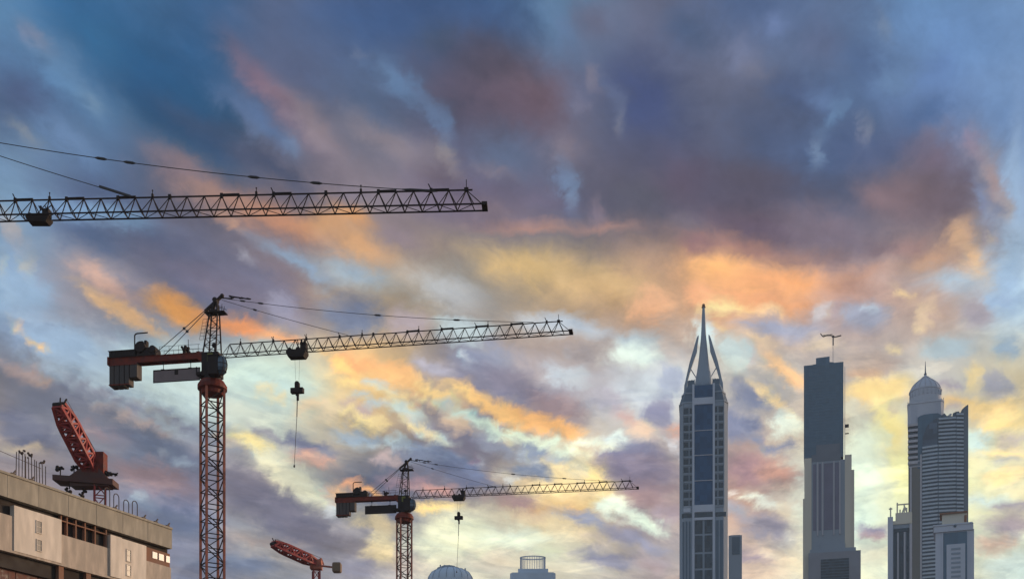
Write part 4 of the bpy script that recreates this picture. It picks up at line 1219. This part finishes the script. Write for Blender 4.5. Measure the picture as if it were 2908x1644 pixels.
m_.box(x(2579), x(2613), -1.1, -.4, z(1309), z(1306)).box(x(2579), x(2613), -1.1, -.4, z(1324), z(1321.5))
m_.build('louvre_fins', M_MULL, t)
for p0, p1, y in ((2584, 2589, 1324), (2613, 2619, 1290)): MB().box(x(p0), x(p1), -1.3, .5, 0, z(y)).build('edge_pier', M_MULL, t)
# curved wing, three stretches of banded facade that turn away to the right
def seg(p0, y0, p1, y1, poly_top, mm, bands=True, zb=0.0, name='wing'):
    A = Vector((x(p0), y0, 0)); B = Vector((x(p1), y1, 0)); nrm = Vector(((B - A).y, -(B - A).x, 0)).normalized()
    n = len(poly_top); top = [A.lerp(B, (p - p0) / (p1 - p0)) + Vector((0, 0, z(y))) for p, y in poly_top]
    outl = [A + Vector((0, 0, zb)), B + Vector((0, 0, zb))] + top[::-1]
    m = MB(); kk = len(outl); back = Vector((0, 14, 0))
    m.add(outl + [v_ + back for v_ in outl], [tuple(range(kk)), tuple(range(2 * kk - 1, kk - 1, -1))] + [(i, kk + i, kk + (i + 1) % kk, (i + 1) % kk) for i in range(kk)])
    w = m.build(name, mm, t)
    if bands:
        b_ = MB(); ytop = max(y for _, y in poly_top) + 2
        yy = ytop
        while yy < 1640:
            q0, q1 = A - Vector(nrm) * -.0, B
            for (u0, u1) in ((0.015, .985),):
                a0 = A.lerp(B, u0) + nrm * .25; a1 = A.lerp(B, u1) + nrm * .25
                b_.bar(a0 + Vector((0, 0, z(yy + 2.6))), a1 + Vector((0, 0, z(yy + 2.6))), .9, 5.2 * k_)
            yy += 10.8
        b_.build('spandrels', mat('wing_spandrel', rgb=(.40, .47, .54), rough=.6, var=.1, scale=.1), w)
        b_ = MB()
        for f in np.linspace(.0, 1.0, max(2, int((p1 - p0) / 7))):
            a0 = A.lerp(B, float(f)) + nrm * .3; b_.bar(a0 + Vector((0, 0, z(1640))), a0 + Vector((0, 0, z(ytop))), .3)
        b_.build('wing_mullions', M_SLATE, w)
    return w
M_WING = mat('wing_glass', rgb=(.085, .125, .18), rough=.4, var=.2, scale=.1, panels=(2.4, 3.5, .3))
seg(2619, -1.2, 2664, -2.6, [(2619, 1268), (2622, 1240), (2630, 1216), (2640, 1204), (2650, 1198), (2664, 1193)], M_WING)
seg(2664, -2.6, 2714, -1.0, [(2664, 1193), (2676, 1186), (2682, 1182), (2688, 1190), (2696, 1190.5), (2704, 1192), (2705, 1184), (2714, 1180)], M_WING)
seg(2714, -1.0, 2735, .8, [(2714, 1180), (2723, 1179), (2724, 1183), (2727, 1182), (2730, 1175), (2735, 1169)], M_WING)
seg(2735, .8, 2749, 4.0, [(2735, 1169), (2742, 1162), (2749, 1156)], M_SLATE, bands=False, name='wing_edge')
t4 = thing('roof_davit', 'small curved davit on the roof between the dome and the pointed wing', 'davit', (X(2692, D3), D3 + 3, 0))
MB().bar((0, 0, Z(1190.5, D3)), (0, 0, Z(1181, D3)), .5).bar((0, 0, Z(1181, D3)), (2.2, 0, Z(1173, D3)), .7).bar((2.2, 0, Z(1173, D3)), (3.4, 0, Z(1171, D3)), .9).bar((3.2, 0, Z(1171, D3)), (3.0, 0, Z(1176, D3)), .4).build('arm', M_MAUVE, t4)

# lower block left of the domed tower
t, x, z = tower('ribbed_block', 'lower grey block with open roof frames left of the domed tower', 'building', 2555, 660)
MB().box(x(2521), x(2590), 0, 16, 0, z(1488)).build('wall', M_CONC, t)
MB().box(x(2521), x(2536), -1.2, 4, 0, z(1466)).build('corner_pier', M_CONC2, t)
MB().box(x(2543), x(2590), 1, 12, z(1488), z(1454)).box(x(2536), x(2584), -.6, 1, z(1488), z(1478)).build('roof_house', M_BEIGE, t)
m_ = MB()
for p, y0 in ((2529, 1436), (2548, 1424), (2556, 1444), (2568, 1428), (2575, 1440)):
    m_.box(x(p - 2), x(p + 2), 1.5, 3, z(1470 if p < 2540 else 1454), z(y0))
m_.box(x(2546), x(2580), 1.6, 2.4, z(1431), z(1428)).box(x(2524), x(2534), 1.6, 2.4, z(1441), z(1438)).bar((x(2562), 2, z(1454)), (x(2569), 2, z(1437)), .8).bar((x(2576), 2, z(1454)), (x(2569), 2, z(1437)), .8)
m_.build('roof_frame', M_BEIGE, t)
for p0, p1 in ((2538, 2547), (2554, 2565), (2574, 2581)): MB().box(x(p0), x(p1), -.3, .2, 0, z(1501)).build('window_strip', M_WIN, t)
MB().box(x(2538), x(2582), -.5, .3, z(1510), z(1500)).build('louvre_band', M_WIN, t)
for p in (2550, 2569): MB().box(x(p - 2), x(p + 2), -1.0, .2, 0, z(1512)).build('rib', M_MULL, t)
MB().box(x(2583), x(2590), -1.0, .2, 0, z(1490)).build('edge_pier', M_MULL, t)

# lower block right of it
t, x, z = tower('penthouse_block', 'pale grey block with dark blue recess and rooftop house below the banded wing', 'building', 2708, 620)
MB().box(x(2656), x(2766), 0, 20, 0, z(1506)).build('wall', M_CONC2, t)
MB().box(x(2651), x(2764), -1.0, 20, z(1508), z(1489)).box(x(2649), x(2762), -1.4, 20, z(1491), z(1487)).build('cornice', M_CONC2, t)
MB().box(x(2675), x(2746), 3, 14, z(1487), z(1453)).build('rooftop_house', M_BEIGE, t)
MB().box(x(2668), x(2748), 2, 15, z(1454), z(1450)).build('rooftop_eaves', M_COLM, t)
MB().box(x(2738), x(2745), 2.6, 3.1, z(1480), z(1461)).build('door', M_COLM, t)
MB().ball((x(2712), -1.2, z(1494)), .8, 8, 6).build('roundel', M_SLATE, t)
MB().box(x(2678.5), x(2746.5), -.3, .2, 0, z(1511)).build('recess', M_SLAB, t)
MB().box(x(2675), x(2678.5), -.6, .2, 0, z(1508)).box(x(2746.5), x(2750), -.6, .2, 0, z(1508)).build('edge_pier', M_CONC2, t)
MB().box(x(2688), x(2741), -.8, -.25, 0, z(1545)).build('centre_panel', M_CONC2, t)
m_ = MB()
for y in range(1556, 1660, 13): m_.box(x(2701), x(2728), -.95, -.75, z(y + 6), z(y))
m_.build('louvres', M_CONC, t)

# low domed roof
t, x, z = tower('domed_hall', 'low blue-grey domed roof at the bottom edge, right of the smaller crane mast', 'building', 1279, 600)
kk = 600 / F
MB().lathe([(66 * kk, 0), (66 * kk, z(1634)), (64 * kk, z(1622)), (57 * kk, z(1611)), (46 * kk, z(1604)), (37 * kk, z(1600))], (0, 14), 36).build('dome', mat('zinc_roof', rgb=(.50, .59, .69), rough=.6, var=.1, scale=.1), t, smooth=True)
MB().lathe([(33 * kk, z(1601)), (33 * kk, z(1596)), (21 * kk, z(1592.5)), (20 * kk, z(1590.5))], (-6 * kk, 14), 24).build('lantern', M_CONC, t)
m_ = MB()
for i in range(18):
    a_ = 2 * math.pi * i / 18
    m_.path([Vector((r_ * kk * math.cos(a_), 14 + r_ * kk * math.sin(a_), z(y))) for r_, y in ((66.3, 1634), (64.3, 1622), (57.3, 1611), (46.3, 1604), (37, 1600))], .16, 5)
m_.build('roof_seams', M_CONC, t)
m_ = MB()
for p in (1250, 1262, 1276, 1312, 1322): m_.box(x(p - 2), x(p + 2), 12, 14, z(1602), z(1588 if p < 1290 else 1597))
m_.build('roof_vents', M_CONC, t)

# stepped block with an open drum on top
t, x, z = tower('drum_roof_block', 'stepped blue-grey block topped by an open pale drum, at the bottom edge', 'building', 1513, 640)
kk = 640 / F
MB().plan([(x(1448), 3), (x(1455), 0), (x(1571), 0), (x(1578), 3), (x(1578), 24), (x(1448), 24)], 0, z(1624)).build('wall', mat('zinc_roof'), t)
MB().box(x(1471), x(1557), 2, 20, z(1624), z(1611.5)).build('upper_tier', mat('zinc_roof'), t)
m_ = MB()
for i in range(44):
    a_ = 2 * math.pi * i / 44
    m_.box(36 * kk * math.cos(a_) - .16, 36 * kk * math.cos(a_) + .16, 11 + 36 * kk * math.sin(a_) * .6 - .16, 11 + 36 * kk * math.sin(a_) * .6 + .16, z(1612), z(1571))
m_.build('drum_columns', M_CONC2, t)
def ring(mb, r0, r1, z0, z1, n=40, sy=.6):
    vs = []; fs = []
    for i in range(n):
        a_ = 2 * math.pi * i / n
        for r_, zz_ in ((r0, z0), (r1, z0), (r1, z1), (r0, z1)): vs.append((r_ * math.cos(a_), 11 + r_ * sy * math.sin(a_), zz_))
    for i in range(n):
        j = (i + 1) % n
        for q in range(4): fs.append((i * 4 + q, j * 4 + q, j * 4 + (q + 1) % 4, i * 4 + (q + 1) % 4))
    return mb.add(vs, fs)
ring(MB(), 34.5 * kk, 37.5 * kk, z(1571), z(1568.5)).build('drum_ring', M_CONC2, t)
# ------------------------------------------------------------------ evening haze
hz = MB().box(-900, 1100, -60, 960, -1.0, 400.0)
hm = bpy.data.materials.new('haze_air'); hm.use_nodes = True
ht = hm.node_tree; ht.nodes.clear()
ho = ht.nodes.new('ShaderNodeOutputMaterial'); pv = ht.nodes.new('ShaderNodeVolumePrincipled')
pv.inputs['Color'].default_value = (0.72, 0.86, 1.0, 1); pv.inputs['Density'].default_value = 0.0001; pv.inputs['Anisotropy'].default_value = 0.0
ht.links.new(pv.outputs[0], ho.inputs['Volume'])
h_ = hz.build('haze', hm); h_['kind'] = 'stuff'
